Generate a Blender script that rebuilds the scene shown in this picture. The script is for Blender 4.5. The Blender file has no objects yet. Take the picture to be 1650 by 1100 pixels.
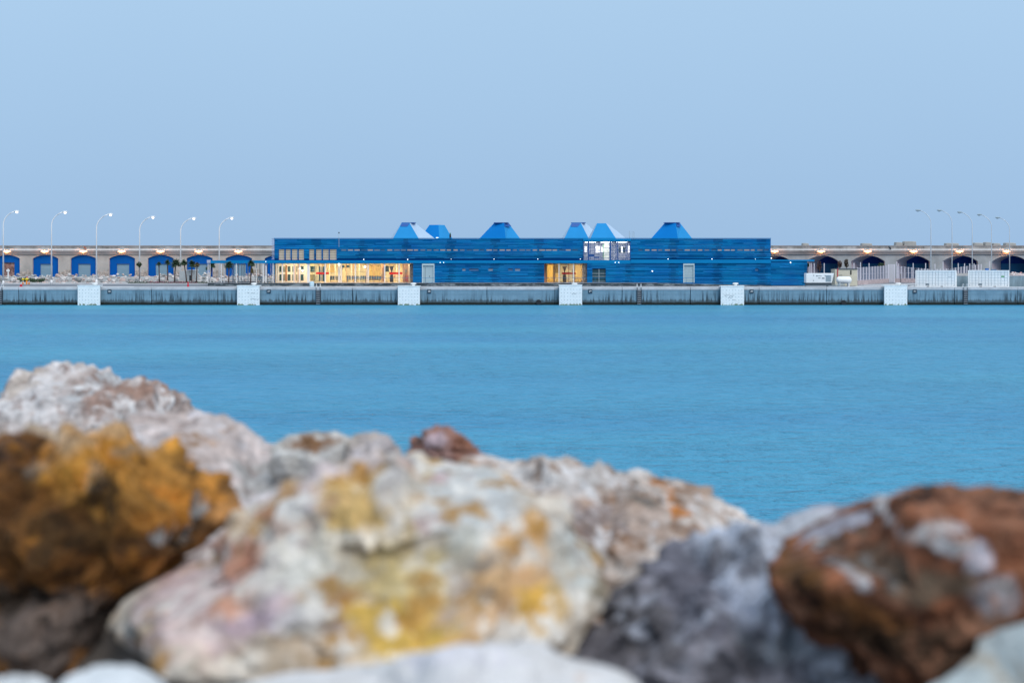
import bpy, bmesh, math, random
from mathutils import Vector, noise, Matrix
random.seed(7)
SC = bpy.context.scene
COL = SC.collection
# ------------------------------------------------------------------ camera
F = 50.0 / 36.0 * 1650.0           # focal length in photo pixels
CZ = 7.8                           # eye height above the water
HY = 410.0                         # horizon row in the photo
cam_d = bpy.data.cameras.new('camera'); cam = bpy.data.objects.new('camera', cam_d); COL.objects.link(cam)
cam.location = (0, 0, CZ); cam.rotation_euler = (math.radians(90), 0, 0)
cam_d.lens = 50; cam_d.sensor_width = 36; cam_d.clip_start = 0.1; cam_d.clip_end = 20000
cam_d.shift_y = -(550.0 - HY) / 1650.0
cam_d.dof.use_dof = True; cam_d.dof.focus_distance = 235; cam_d.dof.aperture_fstop = 1.95
SC.camera = cam
# ------------------------------------------------------------------ sky
SUN_EL, SUN_AZ = math.radians(44), math.radians(150)   # behind the camera, to the right
w = bpy.data.worlds.new('World'); SC.world = w; w.use_nodes = True
nt = w.node_tree; nt.nodes.clear()
out = nt.nodes.new('ShaderNodeOutputWorld'); bg = nt.nodes.new('ShaderNodeBackground')
sky = nt.nodes.new('ShaderNodeTexSky'); sky.sky_type = 'NISHITA'; sky.sun_disc = False
sky.sun_elevation = SUN_EL; sky.sun_rotation = SUN_AZ; sky.air_density = 1.2; sky.dust_density = 2.0
sc_ = nt.nodes.new('ShaderNodeVectorMath'); sc_.operation = 'SCALE'; sc_.inputs['Scale'].default_value = 0.08
tc = nt.nodes.new('ShaderNodeTexCoord'); sx = nt.nodes.new('ShaderNodeSeparateXYZ')
rp = nt.nodes.new('ShaderNodeValToRGB')
el = rp.color_ramp.elements
el[0].position = 0.0; el[0].color = (.355, .545, .80, 1)
el[1].position = 1.0; el[1].color = (.86, .98, 1.12, 1)
for p, c in ((.05, (.365, .56, .815, 1)), (.17, (.425, .63, .87, 1)), (.45, (.72, .87, 1.05, 1))):
    e = el.new(p); e.color = c
mx = nt.nodes.new('ShaderNodeMix'); mx.data_type = 'RGBA'; mx.inputs['Factor'].default_value = 0.94
nz = nt.nodes.new('ShaderNodeTexNoise'); nz.inputs['Scale'].default_value = 2.2; nz.inputs['Detail'].default_value = 3
mm = nt.nodes.new('ShaderNodeMapRange'); mm.inputs['To Min'].default_value = .955; mm.inputs['To Max'].default_value = 1.045
sm = nt.nodes.new('ShaderNodeVectorMath'); sm.operation = 'SCALE'
L = nt.links.new
L(tc.outputs['Generated'], sx.inputs[0]); L(sx.outputs['Z'], rp.inputs['Fac'])
L(sky.outputs['Color'], sc_.inputs[0]); L(sc_.outputs[0], mx.inputs['A']); L(rp.outputs['Color'], mx.inputs['B'])
L(tc.outputs['Generated'], nz.inputs['Vector']); L(nz.outputs['Fac'], mm.inputs['Value'])
L(mx.outputs['Result'], sm.inputs[0]); L(mm.outputs[0], sm.inputs['Scale'])
L(sm.outputs[0], bg.inputs['Color']); bg.inputs['Strength'].default_value = 1.0
L(bg.outputs[0], out.inputs['Surface'])
sd = bpy.data.lights.new('sun', 'SUN'); sd.energy = 1.7; sd.angle = math.radians(35); sd.color = (1, .95, .9)
so = bpy.data.objects.new('sun', sd); COL.objects.link(so)
so.rotation_euler = (math.radians(90) - SUN_EL, 0, math.radians(180) - SUN_AZ)
SC.view_settings.view_transform = 'Standard'; SC.view_settings.look = 'None'
SC.view_settings.exposure = 0.0; SC.view_settings.gamma = 1.0
SC.cycles.max_bounces = 6; SC.cycles.transparent_max_bounces = 12; SC.cycles.sample_clamp_indirect = 4
SC.cycles.caustics_reflective = False; SC.cycles.caustics_refractive = False

# ------------------------------------------------------------------ helpers
def X(px, Y): return (px - 825.0) * Y / F
def Z(py, Y): return CZ - (py - HY) * Y / F

def mat(name, col, rough=.7, metal=0., var=.0, vs=1.5, col2=None, emit=None, es=0, bump=0., bs=20, spec=.5, stretch=(1, 1, 1), attr=False, contrast=None):
    m = bpy.data.materials.new(name); m.use_nodes = True
    n = m.node_tree; b = n.nodes['Principled BSDF']
    b.inputs['Roughness'].default_value = rough; b.inputs['Metallic'].default_value = metal
    b.inputs['Specular IOR Level'].default_value = spec
    c4 = (*col, 1)
    b.inputs['Base Color'].default_value = c4
    src = None
    if var or col2 or bump:
        t = n.nodes.new('ShaderNodeTexCoord'); mp = n.nodes.new('ShaderNodeMapping'); mp.inputs['Scale'].default_value = stretch
        n.links.new(t.outputs['Object'], mp.inputs[0])
        nz = n.nodes.new('ShaderNodeTexNoise'); nz.inputs['Scale'].default_value = vs; nz.inputs['Detail'].default_value = 6; nz.inputs['Roughness'].default_value = .65
        n.links.new(mp.outputs[0], nz.inputs['Vector'])
        r = n.nodes.new('ShaderNodeValToRGB')
        lo, hi = contrast or (.3, .7)
        r.color_ramp.elements[0].position = lo; r.color_ramp.elements[1].position = hi
        k = var
        r.color_ramp.elements[0].color = (*[x * (1 - k) for x in col], 1)
        r.color_ramp.elements[1].color = (*(col2 or [min(1, x * (1 + k)) for x in col]), 1)
        n.links.new(nz.outputs['Fac'], r.inputs['Fac']); src = r.outputs['Color']
        if bump:
            n2 = n.nodes.new('ShaderNodeTexNoise'); n2.inputs['Scale'].default_value = bs; n2.inputs['Detail'].default_value = 5
            n.links.new(mp.outputs[0], n2.inputs['Vector'])
            bp = n.nodes.new('ShaderNodeBump'); bp.inputs['Strength'].default_value = bump; bp.inputs['Distance'].default_value = .05
            n.links.new(n2.outputs['Fac'], bp.inputs['Height']); n.links.new(bp.outputs[0], b.inputs['Normal'])
    if attr:
        a = n.nodes.new('ShaderNodeVertexColor'); a.layer_name = 'tone'
        mu = n.nodes.new('ShaderNodeMix'); mu.data_type = 'RGBA'; mu.blend_type = 'MULTIPLY'; mu.inputs['Factor'].default_value = 1
        n.links.new(a.outputs['Color'], mu.inputs['A'])
        if src: n.links.new(src, mu.inputs['B'])
        else: mu.inputs['B'].default_value = c4
        src = mu.outputs['Result']
    if src: n.links.new(src, b.inputs['Base Color'])
    if emit:
        b.inputs['Emission Color'].default_value = (*emit, 1); b.inputs['Emission Strength'].default_value = es
    return m

class MB:
    def __init__(s): s.v = []; s.f = []; s.c = []
    def add(s, vs, fs, tone=None):
        o = len(s.v); s.v += [Vector(p) for p in vs]; s.f += [tuple(i + o for i in f) for f in fs]
        s.c += [tone or (1, 1, 1)] * len(fs); return s
    def box(s, x0, x1, y0, y1, z0, z1, tone=None):
        return s.hexa([(x0, y0, z0), (x1, y0, z0), (x1, y1, z0), (x0, y1, z0), (x0, y0, z1), (x1, y0, z1), (x1, y1, z1), (x0, y1, z1)], tone)
    def hexa(s, p, tone=None):
        return s.add(p, [(0, 3, 2, 1), (4, 5, 6, 7), (0, 1, 5, 4), (1, 2, 6, 5), (2, 3, 7, 6), (3, 0, 4, 7)], tone)
    def ring(s, pts, rads, n=8, cap=True, tone=None):
        pts = [Vector(p) for p in pts]; vs = []; fs = []
        for i, p in enumerate(pts):
            d = (pts[min(i + 1, len(pts) - 1)] - pts[max(i - 1, 0)]).normalized()
            a = Vector((1, 0, 0)) if abs(d.x) < .9 else Vector((0, 1, 0))
            u = d.cross(a).normalized(); w_ = d.cross(u)
            r = rads[i] if isinstance(rads, (list, tuple)) else rads
            for k in range(n):
                t = 2 * math.pi * k / n; vs.append(p + u * math.cos(t) * r + w_ * math.sin(t) * r)
        for i in range(len(pts) - 1):
            for k in range(n):
                fs.append((i * n + k, i * n + (k + 1) % n, (i + 1) * n + (k + 1) % n, (i + 1) * n + k))
        if cap:
            fs.append(tuple(range(n))[::-1]); fs.append(tuple((len(pts) - 1) * n + k for k in range(n)))
        return s.add(vs, fs, tone)
    def lathe(s, cx, cy, prof, n=16):
        return s.ring([(cx, cy, z) for r, z in prof], [max(r, 1e-3) for r, z in prof], n)
    def build(s, name, m, parent=None, smooth=False, origin=None):
        if parent is not None: o = parent.matrix_basis.translation.copy(); pp = parent.parent
        else: o = None
        if parent is not None:
            while pp is not None: o += pp.matrix_basis.translation; pp = pp.parent
        if origin is None:
            if parent is not None: base = o
            else:
                xs = [v.x for v in s.v]; ys = [v.y for v in s.v]
                base = Vector(((min(xs) + max(xs)) / 2, (min(ys) + max(ys)) / 2, min(v.z for v in s.v)))
        else: base = Vector(origin)
        me = bpy.data.meshes.new(name); me.from_pydata([v - base for v in s.v], [], s.f); me.update()
        if any(c != (1, 1, 1) for c in s.c):
            ca = me.color_attributes.new('tone', 'FLOAT_COLOR', 'CORNER'); i = 0
            for f, c in zip(s.f, s.c):
                for _ in f: ca.data[i].color = (*c, 1); i += 1
        ob = bpy.data.objects.new(name, me); COL.objects.link(ob)
        if m: me.materials.append(m)
        if smooth:
            for p in me.polygons: p.use_smooth = True
        if parent is not None: ob.parent = parent; ob.location = base - o
        else: ob.location = base
        return ob

def tag(o, label=None, cat=None, group=None, kind=None):
    if label: o['label'] = label
    if cat: o['category'] = cat
    if group: o['group'] = group
    if kind: o['kind'] = kind
    return o
def thing(name, label, cat, loc, group=None):
    o = bpy.data.objects.new(name, None); COL.objects.link(o); o.location = loc; o.empty_display_size = .3
    return tag(o, label, cat, group)
def copy_tree(o, loc, label):
    def rec(a, par):
        c = a.copy(); COL.objects.link(c); c.parent = par
        for ch in list(a.children):
            rec(ch, c)
        return c
    c = rec(o, None); c.location = loc; c['label'] = label; return c
def wall_cells(mb, x0, x1, z0, z1, y0, y1, holes, tone=None):
    xs = sorted({x0, x1, *[min(max(h[0], x0), x1) for h in holes], *[min(max(h[1], x0), x1) for h in holes]})
    zs = sorted({z0, z1, *[min(max(h[2], z0), z1) for h in holes], *[min(max(h[3], z0), z1) for h in holes]})
    for j in range(len(zs) - 1):
        run = None
        for i in range(len(xs) - 1):
            cx = (xs[i] + xs[i + 1]) / 2; cz = (zs[j] + zs[j + 1]) / 2
            hole = any(h[0] < cx < h[1] and h[2] < cz < h[3] for h in holes)
            if not hole and run is None: run = xs[i]
            if hole and run is not None: mb.box(run, xs[i], y0, y1, zs[j], zs[j + 1], tone); run = None
        if run is not None: mb.box(run, x1, y0, y1, zs[j], zs[j + 1], tone)

# ------------------------------------------------------------------ materials
M = {}
M['asphalt'] = mat('asphalt', (.17, .19, .22), .85, var=.25, vs=.5, bump=.2)
M['coping'] = mat('coping concrete', (.55, .56, .58), .85, var=.18, vs=.6, bump=.3)
M['paint_line'] = mat('road paint', (.72, .74, .76), .7, var=.2, vs=3)
M['white'] = mat('white paint', (.78, .8, .8), .5, var=.06, vs=2)
M['post_white'] = mat('white post', (.85, .84, .84), .45)
M['post_grey'] = mat('post pale grey', (.62, .68, .74), .5)
M['fender'] = mat('fender panel', (.88, .93, .93), .5, var=.1, vs=2.5)
M['bolt'] = mat('bolt recess', (.36, .45, .47), .7)
M['algae'] = mat('algae', (.20, .26, .13), .9, var=.5, vs=5)
M['black'] = mat('black rubber', (.012, .014, .018), .7)
M['darkmetal'] = mat('dark metal', (.06, .08, .1), .5, metal=.4)
M['plate'] = mat('number plate', (.02, .05, .08), .6)
M['wallstone'] = mat('breakwater render', (.42, .41, .385), .9, var=.22, vs=.35, bump=.4, bs=6)
M['parapet'] = mat('parapet concrete', (.37, .35, .335), .9, var=.55, vs=.55, stretch=(1, 1, .45), bump=.4, bs=5)
M['masonry'] = mat('masonry', (.42, .37, .33), .95, var=.45, vs=2.2, bump=.8, bs=4, contrast=(.35, .62))
M['cornice'] = mat('cornice', (.30, .29, .29), .9, var=.3, vs=.5, stretch=(.5, 1, 2))
M['blue_door'] = mat('blue infill', (.0, .10, .42), .7, var=.07, vs=.6, spec=.1)
M['roller'] = mat('roller door', (.20, .335, .43), .5, var=.08, vs=1, stretch=(.2, 1, 8))
M['rust'] = mat('rusty door', (.20, .085, .07), .9, var=.6, vs=1.6, contrast=(.38, .58), col2=(.34, .22, .20))
M['vault'] = mat('vault plaster', (.46, .47, .56), .9, var=.12, vs=.6)
M['navy'] = mat('navy infill', (.008, .045, .26), .7, spec=.1)  # navy paint also stands for the darkness at the back of the vaults
M['teal'] = mat('teal wall', (.008, .13, .30), .8, var=.1)
M['clad'] = mat('blue louvre cladding', (.0, .140, .425), .6, var=.10, vs=.30, col2=(.001, .19, .44), attr=True, stretch=(.8, 1, 1.6), spec=.12, contrast=(.36, .64))
M['clad_band'] = mat('blue fascia', (.0, .215, .50), .6, var=.06, vs=.4, spec=.12)
M['backing'] = mat('backing wall', (.0, .06, .24), .8, spec=.1)
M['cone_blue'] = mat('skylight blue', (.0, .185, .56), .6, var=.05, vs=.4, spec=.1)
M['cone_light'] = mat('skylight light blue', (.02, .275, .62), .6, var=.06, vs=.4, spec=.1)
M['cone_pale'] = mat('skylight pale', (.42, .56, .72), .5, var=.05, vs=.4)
M['cone_hatch'] = mat('skylight hatch', (.004, .09, .36), .5)
M['roof'] = mat('roof', (.2, .25, .3), .9)
M['platform'] = mat('platform side', (.07, .10, .12), .95, vs=.8, col2=(.30, .35, .38), stretch=(.8, 1, 2.5), contrast=(.48, .62), var=.2)
M['platform_top'] = mat('platform top', (.27, .28, .30), .9, var=.15)
M['cream'] = mat('cream wall', (.86, .73, .46), .8, var=.05, vs=1)
M['yellow'] = mat('yellow panel', (.72, .50, .16), .75, var=.1, vs=.8, stretch=(4, 1, .3))
M['lilac'] = mat('lilac wall', (.66, .66, .73), .8, var=.06)
M['wood'] = mat('brown timber', (.40, .20, .11), .7, var=.3, vs=1.5, stretch=(1, 1, .3))
M['brick'] = mat('brick pillar', (.24, .20, .17), .9, var=.5, vs=3.5, contrast=(.4, .6))
M['floor_in'] = mat('lobby floor', (.42, .30, .22), .35)
M['dkglass'] = mat('dark glass', (.03, .075, .09), .12)
M['seat'] = mat('seat', (.045, .075, .12), .6)
M['red'] = mat('red film', (.42, .003, .012), .5, emit=(.9, .02, .05), es=.0)
M['frame_w'] = mat('frame', (.82, .76, .66), .5)
M['frame_b'] = mat('blue frame', (.01, .08, .28), .5)
M['cone_red'] = mat('cone red', (.62, .03, .06), .6)
M['orange'] = mat('orange plastic', (.8, .25, .03), .6)
M['yellowp'] = mat('yellow paint', (.75, .58, .02), .5)
M['rubble'] = mat('rubble stone', (.56, .52, .50), .95, vs=.7, col2=(.84, .80, .78), var=.35, contrast=(.35, .65), bump=.8, bs=4)
M['rubble2'] = mat('rubble pinkish', (.42, .30, .27), .95, vs=1, col2=(.70, .56, .52), var=.3, bump=.8, bs=4)
M['rubble3'] = mat('rubble grey', (.26, .28, .29), .95, vs=1, col2=(.48, .48, .47), var=.3, bump=.8, bs=4)
M['leaf'] = mat('palm leaf', (.035, .075, .035), .7, var=.5, vs=2.5)
M['leaf_y'] = mat('yellowing leaf', (.16, .12, .04), .8, var=.4, vs=2)
M['leaf_b'] = mat('brown leaf', (.10, .052, .042), .8, var=.4, vs=2)
M['bark'] = mat('bark', (.10, .075, .07), .9, var=.4, vs=4)
M['container'] = mat('container white', (.9, .93, .94), .5, var=.05, vs=.8)
M['container_g'] = mat('container grey', (.42, .50, .54), .6)
M['genset'] = mat('genset white', (.84, .88, .90), .5, var=.06)
M['grille'] = mat('grille', (.32, .42, .48), .6, var=.1, vs=6)
M['hut'] = mat('beige hut', (.62, .58, .46), .8, var=.08)
M['hut_g'] = mat('grey hut', (.46, .50, .52), .8, var=.12, vs=1)
M['concrete'] = mat('concrete block', (.22, .31, .36), .9, var=.3, vs=.8, stretch=(1.5, 1, .4), bump=.4)
M['fence_w'] = mat('fence white', (.72, .70, .76), .5)
M['fencebase'] = mat('fence base brick', (.52, .42, .42), .9, var=.3, vs=3)
M['green'] = mat('green mark', (.12, .42, .16), .6)
M['dot'] = mat('marking dark', (.10, .14, .17), .6)
def emis(name, col, s, base=(.8, .8, .8)):
    return mat(name, base, .5, emit=col, es=s)
M['e_wall'] = emis('amber lamp', (1, .44, .13), 1.25)  # glow colour of the side cones that imitate lamp glare
M['e_wallcore'] = emis('amber lamp core', (1, .58, .16), 1.7)
M['e_street'] = emis('street lamp lens', (1, .84, .76), 2.0)
M['e_ceil'] = emis('lobby ceiling lamp', (1, .83, .52), 28)
M['e_up'] = emis('office lamp', (.98, .94, 1), 6)
M['e_dot'] = emis('round lamp', (.85, .95, 1), 2.4)
M['e_dim_room'] = emis('dim room glow', (.72, .62, .47), .32, (.45, .42, .36))
M['e_slot'] = emis('lit slot', (.75, .66, .62), .34, (.3, .3, .35))
M['e_slot2'] = emis('dim slot', (.40, .48, .66), .28, (.1, .2, .3))
M['e_slot3'] = emis('faint slot', (.15, .32, .6), .2, (.02, .1, .25))
def glass_mat():
    m = bpy.data.materials.new('glass'); m.use_nodes = True; n = m.node_tree; n.nodes.clear()
    o = n.nodes.new('ShaderNodeOutputMaterial'); mi = n.nodes.new('ShaderNodeMixShader'); t = n.nodes.new('ShaderNodeBsdfTransparent')
    g = n.nodes.new('ShaderNodeBsdfGlossy'); g.inputs['Roughness'].default_value = .05; mi.inputs[0].default_value = .07
    t.inputs['Color'].default_value = (.93, .96, .96, 1)
    n.links.new(t.outputs[0], mi.inputs[1]); n.links.new(g.outputs[0], mi.inputs[2]); n.links.new(mi.outputs[0], o.inputs[0]); return m
M['glass'] = glass_mat()

# ------------------------------------------------------------------ water
def water_mat():
    m = bpy.data.materials.new('sea water'); m.use_nodes = True; n = m.node_tree; b = n.nodes['Principled BSDF']
    Lk = n.links.new
    t = n.nodes.new('ShaderNodeTexCoord')
    def noi(sc, stretch, det=3, rough=.55):
        mp = n.nodes.new('ShaderNodeMapping'); mp.inputs['Scale'].default_value = stretch; Lk(t.outputs['Object'], mp.inputs[0])
        z = n.nodes.new('ShaderNodeTexNoise'); z.inputs['Scale'].default_value = sc; z.inputs['Detail'].default_value = det; z.inputs['Roughness'].default_value = rough
        Lk(mp.outputs[0], z.inputs['Vector']); return z.outputs['Fac']
    big = noi(.02, (.35, 1.6, 1), 3)
    r = n.nodes.new('ShaderNodeValToRGB'); r.color_ramp.elements[0].position = .33; r.color_ramp.elements[1].position = .68
    r.color_ramp.elements[0].color = (.034, .243, .448, 1); r.color_ramp.elements[1].color = (.054, .325, .495, 1)
    Lk(big, r.inputs['Fac']); Lk(r.outputs[0], b.inputs['Base Color'])
    b.inputs['Roughness'].default_value = .42; b.inputs['IOR'].default_value = 1.33; b.inputs['Specular IOR Level'].default_value = .34
    b1 = n.nodes.new('ShaderNodeBump'); b1.inputs['Strength'].default_value = 1; b1.inputs['Distance'].default_value = .5
    Lk(noi(.55, (.45, 1, 1), 5, .6), b1.inputs['Height'])
    b2 = n.nodes.new('ShaderNodeBump'); b2.inputs['Strength'].default_value = 1; b2.inputs['Distance'].default_value = 1.35
    pz = n.nodes.new('ShaderNodeMapRange'); Lk(noi(.045, (.5, 1.5, 1), 3), pz.inputs['Value']); pz.inputs['From Min'].default_value = .35; pz.inputs['From Max'].default_value = .65; pz.inputs['To Min'].default_value = .6; pz.inputs['To Max'].default_value = 1.1
    pw_ = n.nodes.new('ShaderNodeMath'); pw_.operation = 'POWER'; Lk(noi(1.15, (.55, 1, 1), 4, .62), pw_.inputs[0]); pw_.inputs[1].default_value = 2.6
    pm = n.nodes.new('ShaderNodeMath'); pm.operation = 'MULTIPLY'; Lk(pw_.outputs[0], pm.inputs[0]); Lk(pz.outputs[0], pm.inputs[1]); Lk(pm.outputs[0], b2.inputs['Height']); Lk(b1.outputs[0], b2.inputs['Normal'])
    Lk(b2.outputs[0], b.inputs['Normal'])
    return m
mb = MB(); mb.add([(-6000, -60, 0), (6000, -60, 0), (6000, 9000, 0), (-6000, 9000, 0)], [(0, 1, 2, 3)])
tag(mb.build('water', water_mat(), origin=(0, 0, 0)), kind='structure')

# ------------------------------------------------------------------ quay
QY, DZ = 220.0, 2.6
def quay_mat():
    m = bpy.data.materials.new('quay concrete'); m.use_nodes = True; n = m.node_tree; b = n.nodes['Principled BSDF']; Lk = n.links.new
    b.inputs['Roughness'].default_value = .85
    t = n.nodes.new('ShaderNodeNewGeometry'); s = n.nodes.new('ShaderNodeSeparateXYZ'); Lk(t.outputs['Position'], s.inputs[0])
    def noi(sc, stretch, det=4, rough=.6):
        mp = n.nodes.new('ShaderNodeMapping'); mp.inputs['Scale'].default_value = stretch; Lk(t.outputs['Position'], mp.inputs[0])
        z = n.nodes.new('ShaderNodeTexNoise'); z.inputs['Scale'].default_value = sc; z.inputs['Detail'].default_value = det; z.inputs['Roughness'].default_value = rough
        Lk(mp.outputs[0], z.inputs['Vector']); return z.outputs['Fac']
    def math_(op, a, c, clamp=False):
        k = n.nodes.new('ShaderNodeMath'); k.operation = op; k.use_clamp = clamp
        for i, v in enumerate((a, c)):
            if isinstance(v, (int, float)): k.inputs[i].default_value = v
            else: Lk(v, k.inputs[i])
        return k.outputs[0]
    def mix(f, a, c):
        k = n.nodes.new('ShaderNodeMix'); k.data_type = 'RGBA'
        Lk(f, k.inputs['Factor'])
        for i, v in (('A', a), ('B', c)):
            if isinstance(v, tuple): k.inputs[i].default_value = (*v, 1)
            else: Lk(v, k.inputs[i])
        return k.outputs['Result']
    base = mix(noi(.5, (1, 1, 1.4), 7, .72), (.085, .19, .27), (.29, .45, .55))
    streak = noi(1.1, (2.4, 1, .16), 5, .7)          # vertical runs
    sf = math_('MULTIPLY', math_('SUBTRACT', streak, .47), 8, True)
    low = math_('SUBTRACT', 1.0, math_('MULTIPLY', math_('SUBTRACT', s.outputs['Z'], .55), .62), True)
    patch = math_('MULTIPLY', math_('SUBTRACT', noi(.16, (1, 1, 1), 2), .38), 5, True)
    sf = math_('MULTIPLY', math_('MULTIPLY', sf, math_('ADD', math_('MULTIPLY', low, 1.0), .3)), math_('ADD', math_('MULTIPLY', patch, .95), .08), True)
    hl_ = math_('MULTIPLY', math_('SUBTRACT', .035, math_('ABSOLUTE', math_('SUBTRACT', s.outputs['Z'], 1.62), 0)), 22, True)
    base = mix(hl_, base, (.09, .15, .2))
    c1 = mix(sf, base, (.02, .045, .065))
    # tidal band
    edge = math_('ADD', math_('MULTIPLY', streak, 1.6), .1)
    tb = math_('MULTIPLY', math_('SUBTRACT', edge, s.outputs['Z']), 4, True)
    c2 = mix(math_('MULTIPLY', tb, .72), c1, (.045, .06, .065))
    tb2 = math_('MULTIPLY', math_('SUBTRACT', math_('ADD', math_('MULTIPLY', noi(.6, (1, 1, .3)), .45), .22), s.outputs['Z']), 12, True)
    c3 = mix(tb2, c2, (.010, .016, .014))
    Lk(c3, b.inputs['Base Color'])
    bp = n.nodes.new('ShaderNodeBump'); bp.inputs['Distance'].default_value = .04; bp.inputs['Strength'].default_value = .5
    Lk(noi(3, (1, 1, 1)), bp.inputs['Height']); Lk(bp.outputs[0], b.inputs['Normal'])
    return m
mb = MB()
joints = [-320, -215, -105, 4, 30, 137, 244, 351, 459.5, 568, 676, 784.5, 894, 1002.5, 1112.5, 1223, 1332, 1434, 1538, 1640, 1745, 1850, 1955]
for a, b in zip(joints[:-1], joints[1:]):
    g = .055
    mb.box(X(a, QY) + g, X(b, QY) - g, QY, QY + 1.6, -1.5, 2.30)
    # lower apron lip and upper ledge line
    mb.box(X(a, QY) + g, X(b, QY) - g, QY - .10, QY - .003, -1.4, .42)
mb.box(X(-320, QY), X(1955, QY), QY + .35, QY + 3, -1.5, 2.297)
tag(mb.build('quay_wall', quay_mat()), kind='structure')
mb = MB()
for a, b in zip(joints[:-1], joints[1:]):
    mb.box(X(a, QY) + .02, X(b, QY) - .02, QY - .08, QY + 1.5, 2.302, DZ + .17)
o = mb.build('quay_coping', M['coping']); tag(o, kind='structure')
mod = o.modifiers.new('b', 'BEVEL'); mod.width = .06; mod.segments = 2
mb = MB(); mb.box(-175, 175, QY + 1.52, 330, 1.0, DZ)
tag(mb.build('quay_deck', M['asphalt']), kind='structure')
# road strip and markings
def sheet(name, pts, z, m):
    mb = MB(); mb.add([(p[0], p[1], z) for p in pts], [tuple(range(len(pts)))]); return mb.build(name, m)
def deckY(py): return (CZ - DZ) * F / (py - HY)
lines = MB()
def strip(px0, px1, Y0, Y1=None, wd=.8):
    Y1 = Y1 or Y0
    lines.add([(X(px0, Y0), Y0, DZ + .006), (X(px1, Y1), Y1, DZ + .006), (X(px1, Y1), Y1 + wd, DZ + .006), (X(px0, Y0), Y0 + wd, DZ + .006)], [(0, 1, 2, 3)])
strip(159, 214, 228.5, wd=1.5); strip(38, 46, 231, wd=1.2); strip(1254, 1288, 227.5, wd=1.8); strip(540, 600, 229, 231, 1.0)
for k in range(6): strip(1376 + k * 3, 1442 + k * 22, 228 + k * 3.6, 236 + k * 5.2, 1.1)
strip(1470, 1476, 233, 236, 2); strip(230, 640, 242, wd=.3)
tag(lines.build('road_markings', M['paint_line']), kind='structure')
mb = MB(); mb.box(X(-60, 232), X(445, 232), 249.5, 252.5, DZ + .002, DZ + .14)
tag(mb.build('pavement', M['coping']), kind='structure')

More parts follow.
